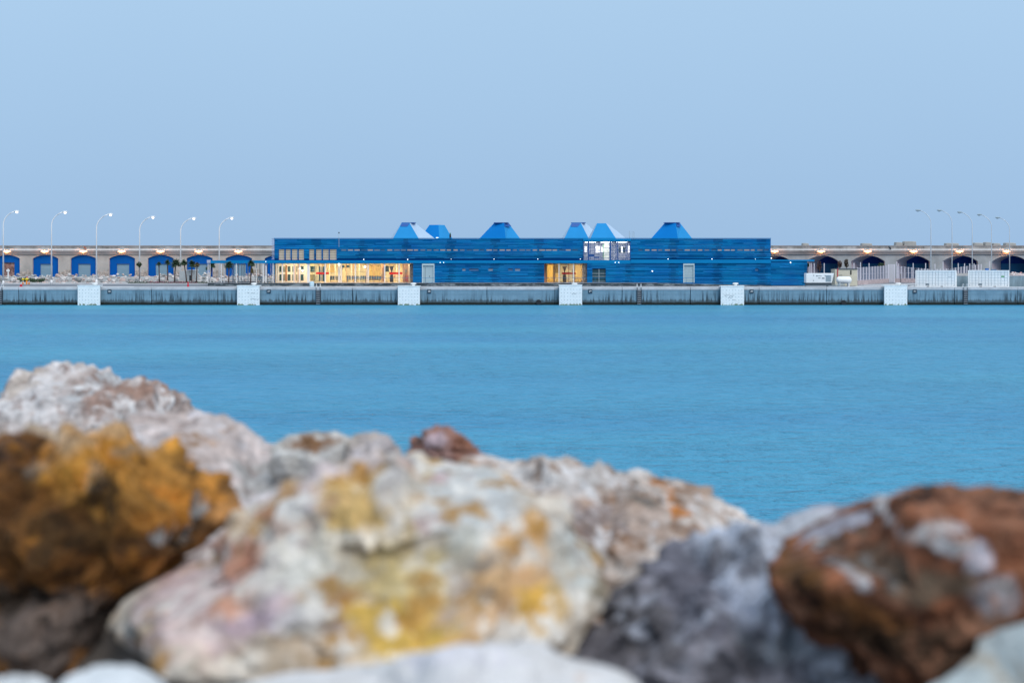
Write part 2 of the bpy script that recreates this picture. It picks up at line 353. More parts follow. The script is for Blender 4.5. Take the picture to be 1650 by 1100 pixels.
# ------------------------------------------------------------------ fenders, bollards, plates
names = ['26', '27', '28', '29', '30', '31']
fpx = [(125, 161, 460.7, 152.5), (382, 418, 461, 409), (641, 676.5, 462, 666), (901, 938, 460, 926), (1161.5, 1199, 461.5, 1185.5), (1425, 1462, 460.7, 1448)]
platepx = [176.3, 433, 691.5, 951, 1211, 1474]
for i, (a, b, top, bpx) in enumerate(fpx):
    Yf = 219.0; x0, x1 = X(a, Yf), X(b, Yf); zt = Z(top, Yf)
    near = ['leftmost of the six', 'with dark graffiti, below the canopy palms', 'below the glazed lobby end', 'below the central doorway', 'with faint scribbles, below the blue annex', 'left of the white containers'][i]
    t = thing('quay_fender', 'white studded quay fender panel ' + near, 'fender', ((x0 + x1) / 2, Yf + .1, -.1), 'white fender panels along the quay face')
    p = MB(); p.box(x0, x1, Yf, Yf + .3, -.1, zt); po = p.build('panel', M['fender'], t)
    md = po.modifiers.new('b', 'BEVEL'); md.width = .04; md.segments = 2
    p = MB(); p.box(x0 - .04, x1 + .04, Yf - .05, QY + .5, zt + .003, zt + .12); p.build('top_plate', M['fender'], t)
    p = MB()
    for u in range(7):
        for v in range(5):
            cx = x0 + (u + .7) * (x1 - x0) / 7.4; cz = .28 + v * (zt - .55) / 4.6
            p.ring([(cx, Yf - .035, cz), (cx, Yf - .004, cz)], .052, 8)
    p.build('bolt', M['bolt'], t)['kind'] = 'stuff'
    p = MB(); p.box(x0 + .2, x1 - .2, Yf + .303, QY - .103, .1, zt - .25); p.build('rubber_block', M['black'], t)
    p = MB(); rr = random.Random(i)
    for k in range(26):
        cx = rr.uniform(x0, x1 - .25); p.box(cx, cx + rr.uniform(.1, .3), Yf - .006 - .001 * k / 3, Yf - .002, -.1, rr.uniform(.0, .22))
    p.build('algae_growth', M['algae'], t)['kind'] = 'stuff'
    if i in (1, 3, 4):
        p = MB(); gx = {1: [(.45, .55, 1.9), (.62, .80, 1.85), (.6, .86, .95), (.9, .97, .93)], 3: [(.55, .75, 1.75)], 4: [(.15, .55, 1.5), (.3, .5, 1.2), (.5, .6, .9)]}[i]
        for (u0, u1, gz) in gx:
            n_ = int((u1 - u0) * 40)
            pts = [(x0 + (x1 - x0) * (u0 + (u1 - u0) * k / n_), Yf - .02, gz + rr.uniform(-.09, .09)) for k in range(n_ + 1)]
            p.ring(pts, .02, 4)
            p.build('graffiti', M['dot'], t); p = MB()
    bx = X(bpx, 220.4)
    mb = MB(); mb.lathe(bx, 220.6, [(.36, DZ + .17), (.34, DZ + .22), (.22, DZ + .32), (.2, DZ + .46), (.3, DZ + .56), (.44, DZ + .62), (.46, DZ + .72), (.36, DZ + .80), (.1, DZ + .83)], 18)
    tag(mb.build('mooring_bollard', M['white'], smooth=True), ['white mushroom bollard on the quay edge before the third blue arch', 'white mushroom bollard beside the palm with the dead frond', 'white mushroom bollard right of the waiting hall brick pillar', 'white mushroom bollard in front of the central lit doorway', 'white mushroom bollard before the blue annex wall, right of the grey roller door', 'white mushroom bollard in front of the picket gate'][i], 'bollard', 'white mooring bollards on the quay edge')
    px = platepx[i]; Yp = 219.93; cx = X(px, Yp); cz = Z(469.3, Yp)
    t = thing('number_plate', ['small dark number plate reading 26, right of the leftmost fender', 'small dark number plate reading 27, below the open canopy', 'small pale number plate reading 28, below the grey double door', 'small dark number plate reading 29, below the dark four pane window', 'small faint number plate reading 30, below the right part of the terminal', 'small dark number plate reading 31, below the left container'][i], 'plate', (cx, Yp, cz), 'numbered plates on the quay face')
    p = MB(); p.box(cx - .31, cx + .31, Yp - .03, QY - .003, cz - .31, cz + .31); p.build('board', M['plate'], t)
    fc = bpy.data.curves.new('number', 'FONT'); fc.body = names[i]; fc.size = .40; fc.align_x = 'CENTER'; fc.align_y = 'CENTER'; fc.extrude = .004; fc.offset = .004
    tmp = bpy.data.objects.new('tmp', fc); fc.materials.append(M['white']); me_ = bpy.data.meshes.new_from_object(tmp); bpy.data.objects.remove(tmp)
    fo = bpy.data.objects.new('number', me_); COL.objects.link(fo); fo.parent = t; fo.location = (0, -.045, 0); fo.rotation_euler = (math.pi / 2, 0, 0)
# ladders
for px, lab in ((512.6, 'steel quay ladder near the white barrel'), (1030, 'steel quay ladder left of the grey roller door'), (1556, 'steel quay ladder between the two containers'), (0, 'steel quay ladder at the left edge of the view')):
    cx = X(px, 219.8)
    t = thing('quay_ladder', lab, 'ladder', (cx, 219.8, 0), 'ladders down the quay face')
    p = MB(); p.box(cx - .42, cx + .42, 219.96, 219.995, .43, 2.29); p.build('backplate', M['darkmetal'], t)
    for s in (-1, 1):
        p = MB(); p.ring([(cx + s * .3, 219.75, -.4), (cx + s * .3, 219.75, 2.75)], .045, 6); p.build('rail', M['darkmetal'], t)
        p = MB(); p.ring([(cx + s * .3, 219.75, 2.75), (cx + s * .3, 219.75, 3.15), (cx + s * .3, 220.1, 3.25), (cx + s * .3, 220.5, 3.1), (cx + s * .3, 220.5, 2.77)], .035, 6); p.build('handle', M['white'], t)
    p = MB()
    for k in range(9): p.ring([(cx - .3, 219.75, -.1 + k * .29), (cx + .3, 219.75, -.1 + k * .29)], .03, 6)
    p.build('rungs', M['coping'], t)
for px, py in ((868, 487), (1360, 488)):
    cx = X(px, 219.6); mb = MB(); mb.lathe(0, 0, [(.15, -.12), (.42, -.12), (.42, .2), (.15, .2)], 16)
    mb = MB(); mb.ring([(cx, 219.6, Z(py, 219.6)), (cx, 219.89, Z(py, 219.6))], [.40, .42], 18)
    tag(mb.build('rubber_buffer', M['black']), 'black round rubber buffer low on the quay ' + ('below the blue facade' if px < 900 else 'below the beige hut'), 'buffer')
# barrel and cones
cx = X(502.5, 222); mb = MB(); mb.lathe(cx, 222, [(.33, DZ), (.36, DZ + .06), (.36, DZ + .85), (.3, DZ + .97), (.1, DZ + 1.02)], 20)
tag(mb.build('barrel', mat('pale barrel', (.55, .72, .80), .4), smooth=True), 'pale blue white round barrel standing on the quay before the lobby', 'barrel')
for px, Yc, lab, h, two in ((34, 230, 'red and white traffic cone on the road beside yellow hydrant', .82, True), (303, 226, 'red traffic cone on the quay below the palms', .95, False)):
    cx = X(px, Yc); t = thing('traffic_cone', lab, 'cone', (cx, Yc, DZ))
    p = MB(); p.box(cx - .27, cx + .27, Yc - .27, Yc + .27, DZ, DZ + .06); p.build('base', M['cone_red'], t)
    p = MB(); p.lathe(cx, Yc, [(.2, DZ + .063), (.13, DZ + .4)], 14); p.build('cone', M['cone_red'], t, True)
    p = MB(); p.lathe(cx, Yc, [(.13, DZ + .403), (.085, DZ + h * .75)], 14); p.build('band', M['white'] if two else M['cone_red'], t, True)
    p = MB(); p.lathe(cx, Yc, [(.085, DZ + h * .753), (.03, DZ + h)], 14); p.build('tip', M['white'] if two else M['cone_red'], t, True)

# ------------------------------------------------------------------ breakwater wall
WY = 290.0
zt = Z(395.5, WY); zr = Z(402, WY); zc0 = Z(409.5, WY); zc1 = Z(404, WY)
def arch_pts(cx, w, zs, ztp, n=14):
    pts = []
    for k in range(n + 1):
        t = k / n; x = cx - w / 2 + w * t; u = abs(2 * t - 1)
        pts.append((x, zs + (ztp - zs) * (1 - u ** 2.2)))
    return pts
def arched_wall(mb, x0, x1, z0, z1, y0, y1, arches):
    cur = x0
    for cx, w, zs, ztp in arches:
        mb.box(cur, cx - w / 2, y0, y1, z0, z1)
        P = arch_pts(cx, w, zs, ztp)
        for (xa, za), (xb, zb) in zip(P[:-1], P[1:]):
            mb.hexa([(xa, y0, za), (xb, y0, zb), (xb, y1, zb), (xa, y1, za), (xa, y0, z1), (xb, y0, z1), (xb, y1, z1), (xa, y1, z1)])
        cur = cx + w / 2
    mb.box(cur, x1, y0, y1, z0, z1)
def arch_plate(mb, cx, w, z0, zs, ztp, y0, y1, door=None, skew=0):
    P = arch_pts(cx, w, zs, ztp, 20)
    xs = [p[0] for p in P] + ([door[0], door[1]] if door else [])
    xs = sorted(xs)
    def top(x):
        u = abs(2 * (x - cx) / w); return zs + (ztp - zs) * (1 - min(1, u) ** 2.2)
    for xa, xb in zip(xs[:-1], xs[1:]):
        if xb - xa < 1e-4: continue
        zb = door[2] if door and door[0] - 1e-4 < (xa + xb) / 2 < door[1] else z0
        mb.hexa([(xa + skew, y0, zb), (xb + skew, y0, zb), (xb + skew, y1, zb), (xa + skew, y1, zb), (xa + skew, y0, top(xa)), (xb + skew, y0, top(xb)), (xb + skew, y1, top(xb)), (xa + skew, y1, top(xa))])
larch = [(-52.5, 41), (11, 41.5), (73.2, 41.2), (134.3, 41), (196.7, 41.4), (259, 41.5), (321.6, 42), (384.7, 42.5), (447.5, 42)]
t = thing('breakwater_wall', 'long beige sea wall with blue filled arches left of the terminal', 'wall', (X(150, WY), WY, DZ))
xl0, xl1 = X(-330, WY), X(800, WY)
ar = [(X(c, WY), wd * WY / F, Z(416.3, WY), Z(411, WY)) for c, wd in larch]
p = MB(); arched_wall(p, xl0, xl1, DZ, zc0, WY, WY + .8, ar); p.build('wall', M['wallstone'], t)
p = MB(); p.box(xl0, xl1, WY + .803, WY + 6, DZ, zc0 - .01); p.build('core', M['wallstone'], t)
def wall_top(t, xa, xb, tint=0):
    p = MB(); p.box(xa, xb, WY - .35, WY + 5, zc0 + .002, zc1 - .25)
    p.box(xa, xb, WY - .55, WY + 5, zc1 - .247, zc1); p.build('cornice', M['cornice'], t)
    p = MB()
    n_ = int((xb - xa) / 7.6)
    for k in range(n_):
        u0 = xa + k * (xb - xa) / n_; u1 = xa + (k + 1) * (xb - xa) / n_
        p.box(u0 + .02, u1 - .02, WY + .2, WY + 1.2, zc1 + .003, zt - .16 )
    p.build('parapet', M['parapet'], t)
    p = MB(); p.box(xa, xb, WY + .1, WY + 1.3, zt - .157, zt); p.build('parapet_cap', M['cornice'], t)
    p = MB(); p.box(xa, xb, WY - .5, WY - .3, zr - .12, zr + .12)
    k = xa
    while k < xb: p.box(k, k + .08, WY - .42, WY - .36, zc1 + .002, zr - .13); k += 2.6
    p.build('cable_tray', M['white'], t)
wall_top(t, xl0, xl1)
p = MB(); rr = random.Random(3)
for (c0, w0), (c1, w1) in zip(larch[:-1], larch[1:]):
    a, b = X(c0 + w0 / 2, WY), X(c1 - w1 / 2, WY)
    for k in range(7):
        for j in range(5):
            xx = a + .05 + k * (b - a - .1) / 7; zz = DZ + j * .42
            if j == 4 and rr.random() < .5: continue
            wv = (b - a - .1) / 7 - .03
            p.box(xx, xx + wv * rr.uniform(.85, 1), WY - rr.uniform(.03, .12), WY - .002, zz, zz + .39)
p.build('masonry_courses', M['masonry'], t)
for i, (c, wd) in enumerate(larch):
    cx = X(c, WY); ww = wd * WY / F; rust = c == 11
    d0, d1 = (X(2, WY), X(22, WY)) if rust else (X(c - 8.6, WY), X(c + 11, WY)) if c == 321.6 or c == 384.7 else (X(c - 9.3, WY), X(c + 10.5, WY))
    if c == 259: d0, d1 = X(250, WY), X(270, WY)
    dz = Z(423.3 if rust else 425.6, WY)
    p = MB(); arch_plate(p, cx, ww - .02, DZ, Z(416.3, WY), Z(411, WY) - .01, WY + .45, WY + .7, (d0, d1, dz)); f = p.build('arch_infill', M['blue_door'], t)
    p = MB()
    nn = 18
    for k in range(nn): p.box(d0 + .01, d1 - .01, WY + .58 - (k % 2) * .02, WY + .66, DZ + k * (dz - DZ) / nn + .001, DZ + (k + 1) * (dz - DZ) / nn - .001)
    dd = p.build('door', M['rust'] if rust else M['roller'], f)
    if rust: dd['label'] = 'rusty red brown door'
    p = MB(); lz = dz + .08; p.box(d0 - .08, d1 + .08, WY + .38, WY + .447, dz + .01, dz + .12); p.build('door_lintel', M['frame_b'], f)
# right-hand wall with skewed open vaults
t = thing('breakwater_wall', 'long grey sea wall with deep open vaults right of the terminal', 'wall', (X(1450, WY), WY, DZ))
rarch = [(1249, 52), (1325.5, 52), (1398.7, 54.5), (1471.3, 54.5), (1547.3, 57), (1627.5, 58), (1706, 58)]
xr0, xr1 = X(800, WY) + .01, X(1990, WY)
ar = [(X(c, WY), wd * WY / F, Z(421, WY), Z(411.7, WY)) for c, wd in rarch]
p = MB(); arched_wall(p, xr0, xr1, DZ, zc0, WY, WY + .8, ar); p.build('wall', mat('grey render', (.35, .385, .40), .9, var=.25, vs=.35, bump=.4, bs=6), t)
wall_top(t, xr0, xr1)
for (cx, ww, zs, ztp) in ar:
    P = [(cx - ww / 2, DZ)] + arch_pts(cx, ww, zs, ztp, 20) + [(cx + ww / 2, DZ)]
    sk, dd = 3.5, 4.2
    p = MB(); n_ = len(P)
    p.add([(x, WY + .8, z) for x, z in P] + [(x + sk, WY + .8 + dd, z) for x, z in P], [(k, k + 1, n_ + k + 1, n_ + k) for k in range(n_ - 1)])
    v = p.build('vault', M['vault'], t)
    zz = Z(424.7, WY + 5)
    p = MB(); arch_plate(p, cx, ww - .01, zz, zs, ztp - .02, WY + .8 + dd, WY + 1.2 + dd, skew=sk); p.build('vault_back', M['navy'], v)
    p = MB(); p.box(cx - ww / 2 + sk, cx + ww / 2 + sk, WY + .7 + dd, WY + 1.2 + dd, DZ, zz - .003); p.build('vault_low_wall', M['teal'], v)
for kb, (a, b, y) in enumerate(((1293, 1305, 391.5), (1388.5, 1407, 391.8), (1443, 1456, 390), (1456.5, 1478, 388.5), (1524, 1547, 391.5), (1569, 1586, 391), (1587, 1599, 390), (1600, 1614, 391.5), (1620, 1639, 391))):
    mb = MB(); Yb_ = WY + 3.2; x0, x1 = X(a, Yb_), X(b, Yb_); za = zc1 + .002; z1 = Z(y, Yb_)
    mb.hexa([(x0, Yb_, za), (x1, Yb_, za), (x1, Yb_ + 2, za), (x0, Yb_ + 2, za), (x0 + .15, Yb_ + .1, z1), (x1 - .2, Yb_ + .1, z1 - .08), (x1 - .2, Yb_ + 1.8, z1), (x0 + .15, Yb_ + 1.8, z1)])
    o = mb.build('concrete_block', M['wallstone']); md = o.modifiers.new('b', 'BEVEL'); md.width = .12; md.segments = 2
    tag(o, 'concrete block on the sea wall ' + ['above the right end of the blue annex', 'above the picket fence start', 'left piece of the pair before the lamp row', 'higher piece of the pair before the lamp row', 'between the first two unlit lamp poles', 'long one between the third and fourth lamp poles', 'middle one between the third and fourth lamp poles', 'short one at the fourth lamp pole', 'at the far right behind the last lamp pole'][kb], 'block', 'concrete blocks on the sea wall')
# wall lamps
wl = [(-52, ''), (11, 'over the rusty door'), (72, 'over the first grey door'), (134, 'over the arch behind number 26 plate'), (196, 'over the arch by the heart shaped tree'), (258.5, 'over the arch behind the small palm'), (320, 'over the arch behind the grey hut'), (384, 'over the arch behind the canopy'), (1248, 'right against the terminal corner'), (1323, 'over the vault behind the generator'), (1398, 'over the vault right of the beige hut'), (1472, 'over the vault behind the left container'), (1546, 'over the vault between the containers'), (1622, 'over the vault at the far right')]
for px, lab in wl:
    if not lab: continue
    Yl = WY - .75; cx = X(px, Yl); cz = Z(405.2, Yl)
    t = thing('wall_lamp', 'glowing amber wall lamp ' + lab, 'lamp', (cx, Yl, cz), 'amber lamps along the sea wall')
    p = MB(); p.box(cx - .05, cx + .05, Yl + .05, WY - .352, cz + .2, cz + .28); p.build('bracket', M['darkmetal'], t)
    p = MB(); p.box(cx - .34, cx + .34, Yl - .2, Yl + .2, cz + .285, cz + .33); p.build('hood', M['darkmetal'], t)
    p = MB(); p.ring([(cx - .34, Yl, cz), (cx - .2, Yl, cz), (cx, Yl, cz), (cx + .2, Yl, cz), (cx + .34, Yl, cz)], [.13, .24, .28, .24, .13], 12)
    p.build('lens', M['e_wallcore'], t, True)
    # short glowing side cones, added to imitate the amber glare around the lens
    for s in (-1, 1):
        p = MB(); p.ring([(cx + s * .345, Yl, cz), (cx + s * .6, Yl, cz), (cx + s * .88, Yl, cz)], [.20, .16, .05], 10); p.build('glare_cone', M['e_wall'], t, True)
    ld = bpy.data.lights.new('lamp_light', 'POINT'); ld.energy = 150; ld.color = (1, .34, .09); ld.shadow_soft_size = .25
    lo = bpy.data.objects.new('lamp_light', ld); COL.objects.link(lo); lo.parent = t; lo.location = (0, -.42, -.06)
for px, nm, m_, lab in ((137.3, 'drain_spout', M['rust'], 'small rusty dark spout on the parapet left of a lamp post'), (1434, 'drain_spout', M['darkmetal'], 'small dark slanting spout on the parapet right of the beige hut')):
    Yl = WY - .6; cx = X(px, Yl); mb = MB(); mb.ring([(cx - .25, Yl, Z(396.5, Yl)), (cx, Yl, Z(399, Yl)), (cx + .2, Yl, Z(401.6, Yl))], [.16, .24, .1], 8)
    tag(mb.build(nm, m_), lab, 'spout')

# ------------------------------------------------------------------ street lamps
def street_lamp(px, hx, hy, Yp, lit, lab, grp):
    x0 = X(px, Yp); x1 = X(hx, Yp); zt = Z(hy, Yp); s = 1 if x1 > x0 else -1; w_ = abs(x1 - x0)
    t = thing('street_lamp', lab, 'street lamp', (x0, Yp, DZ), grp)
    p = MB(); p.lathe(x0, Yp, [(.2, DZ), (.2, DZ + .5), (.13, DZ + .8)], 10); p.build('base', M['post_white'], t, True)
    pts = [(x0, Yp, DZ + .8)]; kr = 1 if lit else .72; pm_ = M['post_white'] if lit else M['post_grey']; rads = [.14 * kr]
    zb = zt - w_ * .95
    pts.append((x0, Yp, zb)); rads.append(.105 * kr)
    for k in range(1, 9):
        a = k / 9 * math.radians(76)
        pts.append((x0 + s * (w_ * .92) * (1 - math.cos(a)) / (1 - math.cos(math.radians(76))), Yp, zb + (zt - .02 - zb) * math.sin(a) / math.sin(math.radians(76)))); rads.append((.105 - .004 * k) * kr)
    p = MB(); p.ring(pts, rads, 8); p.build('pole', pm_, t, True)
    e = Vector(pts[-1])
    p = MB(); p.ring([e - Vector((s * .1, 0, 0)), e + Vector((s * .2, 0, .04)), e + Vector((s * .65, 0, .06)), e + Vector((s * .85, 0, .03))], [.07, .15, .14, .05], 8)
    p.build('head', M['grille'] if not lit else M['white'], t, True)
    p = MB(); r_ = .19 if lit else .09
    p.ring([e + Vector((s * .22, 0, -.1)), e + Vector((s * .32, 0, -.12)), e + Vector((s * .5, 0, -.13)), e + Vector((s * .64, 0, -.1))], [r_ * .4, r_, r_, r_ * .4], 10)
    p.build('lens', M['e_street'] if lit else M['grille'], t, True)
ll = ['at the left edge, in front of the rusty door', 'in front of the second blue arch', 'just right of the third blue arch', 'beside the heart shaped tree', 'between the fifth and sixth blue arches', 'left of the terminal, rising behind the canopy']
for i, (px, hx, hy) in enumerate(((5.3, 29, 339.5), (83, 107, 340.5), (155.5, 180.5, 344), (225, 248.5, 348.5), (291, 314.5, 350.5), (353.3, 375.5, 350))):
    street_lamp(px, hx, hy, 240 + i * 5.6, True, 'lit white curved street lamp ' + ll[i], 'lit street lamps left of the terminal')
rl = ['above the left end of a container', 'above the gap between the containers', 'above the left end of the right container', 'above the right end of the right container', 'at the far right of the view']
for i, (px, hx, hy) in enumerate(((1500, 1477, 338), (1534, 1511.5, 338), (1566.6, 1544, 341), (1597.7, 1576, 345), (1626.8, 1605.5, 349.8))):
    street_lamp(px, hx, hy, 252 + i * 5, False, 'unlit white curved street lamp ' + rl[i], 'unlit street lamps right of the terminal')

# ------------------------------------------------------------------ terminal building
BY = 238.0; PZ = 3.08
def bx_(px): return X(px, BY)
def bz(py): return Z(py, BY)
T = thing('terminal_building', 'long low blue louvred terminal with lit lobby and funnel skylights on its roof', 'building', (bx_(842), BY, DZ))
x0, x1, xa = bx_(442), bx_(1242), bx_(1301)
zm = bz(419.5); ztop = bz(384.3); zg = bz(424.6)
lob = (bx_(442.5), bx_(665.5), PZ, zg); lob2 = (bx_(877), bx_(946), PZ, zg)
dl = (bx_(680), bx_(700), PZ, bz(424.8)); dr = (bx_(1101), bx_(1119), PZ, bz(424.4))
dw = (bx_(954.5), bx_(976), bz(455), bz(433.5)); upw = (bx_(940), bx_(1016), bz(419), bz(389.6))
wins = [(bx_(a), bx_(b), bz(418.6), bz(402)) for a, b in ((449, 458), (460, 468), (470, 479), (481, 489.5), (498, 506), (509, 518), (520, 529.5), (531, 542))]
slots = []
px = 549.5; rr = random.Random(5)
while px < 1236:
    wv = rr.uniform(6.5, 9.5)
    if not (930 < px < 1022): slots.append((bx_(px), bx_(px + wv), bz(404.3), bz(401.9)))
    px += 10.65
lowslots = [(bx_(a), bx_(b), bz(436.5), bz(433.2)) for a, b in ((745, 750), (756, 771), (787, 794), (819, 826), (830, 838), (1217, 1222))]
holes = [lob, lob2, dl, dr, dw, upw] + wins + slots + lowslots
# backing walls (with openings), side and rear walls
p = MB(); wall_cells(p, x0, x1, DZ, ztop - .15, BY + .25, BY + .5, holes)
p.box(x0, x0 + .25, BY + .503, BY + 24, zm, ztop - .15); p.box(x1 - .25, x1, BY + .503, BY + 24, DZ, ztop - .15)
p.box(x0, x1, BY + 24.003, BY + 24.3, DZ, ztop - .15)
p.box(x1 + .003, xa, BY + .25, BY + .5, DZ, zm - .1); p.box(xa - .25, xa, BY + .503, BY + 20, DZ, zm - .1); p.box(x1 + .003, xa, BY + 20.003, BY + 20.2, DZ, zm - .1)
p.build('wall', M['backing'], T)
p = MB(); p.box(x0 + .26, x1 - .26, BY + .51, BY + 24, ztop - .55, ztop - .35); p.box(x1 + .01, bx_(1312), BY + .0, BY + 20, zm - .09, zm + .02); p.build('roof', M['roof'], T)
# cladding
def clad(p, xa_, xb_, za, zb_, rows, holes, seed, yoff=0.):
    rr = random.Random(seed); rh = (zb_ - za) / rows; W = 1.62
    for r in range(rows):
        u = xa_ - rr.uniform(0, W); z0 = za + r * rh; z1 = z0 + rh * .93
        rowt = rr.choice([0, 0, 1, -1]); tone_r = rr.uniform(.80, 1.10)
        while u < xb_:
            ln = W * rr.choice([1, 1, 2, 2, 3, 4]); s0, s1 = max(u, xa_), min(u + ln, xb_); u += ln
            if s1 - s0 < .05: continue
            tilt = rr.choice([-.03, -.015, 0, .02, .035]) + rowt * .01
            tn = tone_r * rr.uniform(.88, 1.13); hl = rr.random() < .13
            # darker panels where the frame stands behind, every seventh metre
            segs = [(s0, s1)]
            for h in holes:
                if h[2] < (z0 + z1) / 2 < h[3]:
                    ns = []
                    for a, b in segs:
                        if h[1] <= a or h[0] >= b: ns.append((a, b))
                        else:
                            if h[0] > a: ns.append((a, h[0]))
                            if h[1] < b: ns.append((h[1], b))
                    segs = ns
            for a, b in segs:
                cc = a
                while cc < b - .02:
                    e = min(b, cc + W * .5)
                    ph = (((cc + e) / 2 - bx_(438)) % 7.45) / 7.45
                    dk = .72 if ph < .10 or ph > .93 else 1.0
                    t_ = tn * dk; gr = (t_ * 1.02 if dk == 1 else t_ * 1.3, t_, t_ * (1. if dk == 1 else 1.02))
                    yt = BY + yoff + .08 + tilt; yb = BY + yoff + .08 - tilt
                    p.hexa([(cc, yb - .05, z0), (e, yb - .05, z0), (e, yb, z0), (cc, yb, z0), (cc, yt - .05, z1), (e, yt - .05, z1), (e, yt, z1), (cc, yt, z1)], gr)
                    if hl: p.box(cc, e, yb - .075, yt - .052, z1 - .05, z1 + .004, (1., 1.75, 1.5))  # brighter strip paints the slat's top edge catching the sky
                    cc = e
p = MB()
clad(p, x0, x1, bz(416.6), ztop - .02, 15, [upw] + wins + slots, 11)
p.build('cladding', M['clad'], T)
clad_lo = MB(); clad(clad_lo, bx_(665.5), x1, DZ + .1, bz(424.2), 17, [lob, lob2, dl, dr, dw] + lowslots, 12)
clad(clad_lo, x1, xa, DZ + .05, zm - .12, 20, [], 13)
clad_lo.build('cladding', M['clad'], T)
# light fascia band between the storeys
p = MB(); 
for a, b in ((335, 939.5), (1016.5, 1242)): p.box(bx_(a) if a > 400 else bx_(a), bx_(b), BY - .12, BY + .2, bz(424.1), bz(418.2 if a > 400 else 419.6))
p.box(bx_(939.7), bx_(1016.3), BY - .05, BY + .2, bz(424.1), bz(419.2)); p.box(bx_(1242.2), bx_(1312), BY - .12, BY + .2, bz(421), bz(418.4))
p.build('fascia', M['clad_band'], T)
p = MB(); p.box(x0 - .05, x1 + .05, BY - .1, BY + .24, ztop, ztop + .09)
for k in range(2): p.box(bx_(939.5), bx_(1016.5), BY - .14 - .0 * k, BY - .103, bz(388.6 + 0 * k), bz(384.6)) if k == 0 else None
p.build('parapet_cap', M['clad_band'], T)
p = MB(); rr = random.Random(1)
for k in range(17):
    za = bz(418) + k * .213; p.box(x0 - .45 + (k % 2) * .12, x0 - .01, BY - .05, BY + .6, za, za + .12)
p.build('end_louvres', mat('pale louvre ends', (.32, .38, .55), .5), T)
# slot windows
rr = random.Random(9)
for i, s in enumerate(slots + lowslots):
    m_ = rr.choices([M['e_slot'], M['e_slot2'], M['e_slot3']], [5, 4, 3])[0]
    if i >= len(slots): m_ = M['e_slot3'] if i % 2 else M['e_slot2']
    p = MB(); p.box(s[0], s[1], BY + .3, BY + .34, s[2], s[3]); p.build('window', m_, T)
# upper left windows
for a in wins:
    w_ = MB(); w_.box(a[0], a[1], BY + .40, BY + .44, a[2], a[3]); wo = w_.build('window', M['e_dim_room'], T)  # pane glows in place of the dimly lit room behind
    p = MB()
    for k in range(1, 6): zz = a[2] + (a[3] - a[2]) * k / 6; p.box(a[0], a[1], BY + .05, BY + .09, zz - .022, zz + .022)
    p.build('slats', M['clad'], wo)
# big upper window room
rx0, rx1, rz0, rz1 = upw
p = MB(); ry = BY + 5
p.box(rx0 - 1, rx1 + 1, ry, ry + .2, rz0 - .3, rz1 + .2); p.box(rx0 - 1, rx1 + 1, BY + .52, ry - .003, rz0 - .3, rz0 - .1); p.box(rx0 - 1, rx1 + 1, BY + .52, ry - .003, rz1 + .05, rz1 + .2)
p.box(rx0 - 1.2, rx0 - 1.003, BY + .52, ry, rz0 - .1, rz1 + .05); p.box(rx1 + 1.003, rx1 + 1.2, BY + .52, ry, rz0 - .1, rz1 + .05)
p.build('office_room', M['lilac'], T)
p = MB()
for k in range(3): cx = rx0 + (k + .5) * (rx1 - rx0) / 3; p.box(cx - .9, cx + .9, BY + 2, BY + 3, rz1 - .08, rz1 + .02)
p.build('ceiling_light', M['e_up'], T)
for a, b, c, d in ((942, 945.5, 397, 406), (960, 967, 396.5, 407), (969, 972, 398, 406), (1001, 1003.5, 397, 407), (1012, 1015, 396, 407)):
    Yq = BY + 3.2; p = MB(); p.box(X(a, Yq), X(b, Yq), Yq, Yq + .2, Z(d, Yq), Z(c, Yq)); p.build('office_lamp', emis('office glow', (1, .93, .95), 1.4), T)
Yq = BY + 3.5; p = MB(); p.box(X(973, Yq), X(981.5, Yq), Yq, Yq + .1, Z(419, Yq), Z(392, Yq)); p.build('office_panel', emis('pale yellow panel', (.9, .9, .55), .5), T)  # panel glows by itself, room light put into its material
p = MB(); p.box(X(971.5, Yq), X(972.9, Yq), Yq, Yq + .1, Z(418, Yq), Z(394, Yq)); p.build('office_plant_strip', M['green'], T)
p = MB(); p.box(X(997, BY + 4.9), X(1007, BY + 4.9), BY + 4.9, BY + 4.96, Z(407, BY + 4.9), Z(399, BY + 4.9)); p.build('office_window', M['dkglass'], T)  # dark window on the back wall of the room
p = MB(); p.box(rx0, rx1, BY + .36, BY + .375, rz0, rz1); g_ = p.build('window', M['glass'], T)
p = MB()
def vbar(a, b, c=389.6, d=419): p.box(bx_(a), bx_(b), BY + .02, BY + .12, bz(d), bz(c))
for a, b in ((939.5, 940.6), (947.2, 949.4), (951, 951.5), (957.6, 958.1), (964.8, 965.6), (968, 968.5), (982.2, 984.6), (986.2, 986.8), (992.2, 993.4), (994.6, 996.2), (1008.5, 1009.3), (1011.2, 1011.6), (1014.8, 1016)): vbar(a, b)
rr = random.Random(4)
for k, zz in enumerate([391.5, 394.0, 396.8, 399.5, 402.0, 404.4, 407.0, 409.6, 411.5, 413.6, 415.6, 417.6]):
    for a, b in ((940.6, 947.2), (949.4, 957.6), (958.1, 968), (968.5, 982.2), (984.6, 992.2), (996.2, 1008.5), (1009.3, 1014.8)):
        if rr.random() < .8: p.box(bx_(a), bx_(b), BY + .03, BY + .09, bz(zz) - rr.choice([.02, .03, .05]), bz(zz) + .025)
p.box(bx_(949.4), bx_(958), BY + .03, BY + .09, bz(413.4), bz(409.8)); p.box(bx_(957), bx_(965), BY + .035, BY + .085, bz(416), bz(414))
p.build('window_bars', M['frame_b'], g_)
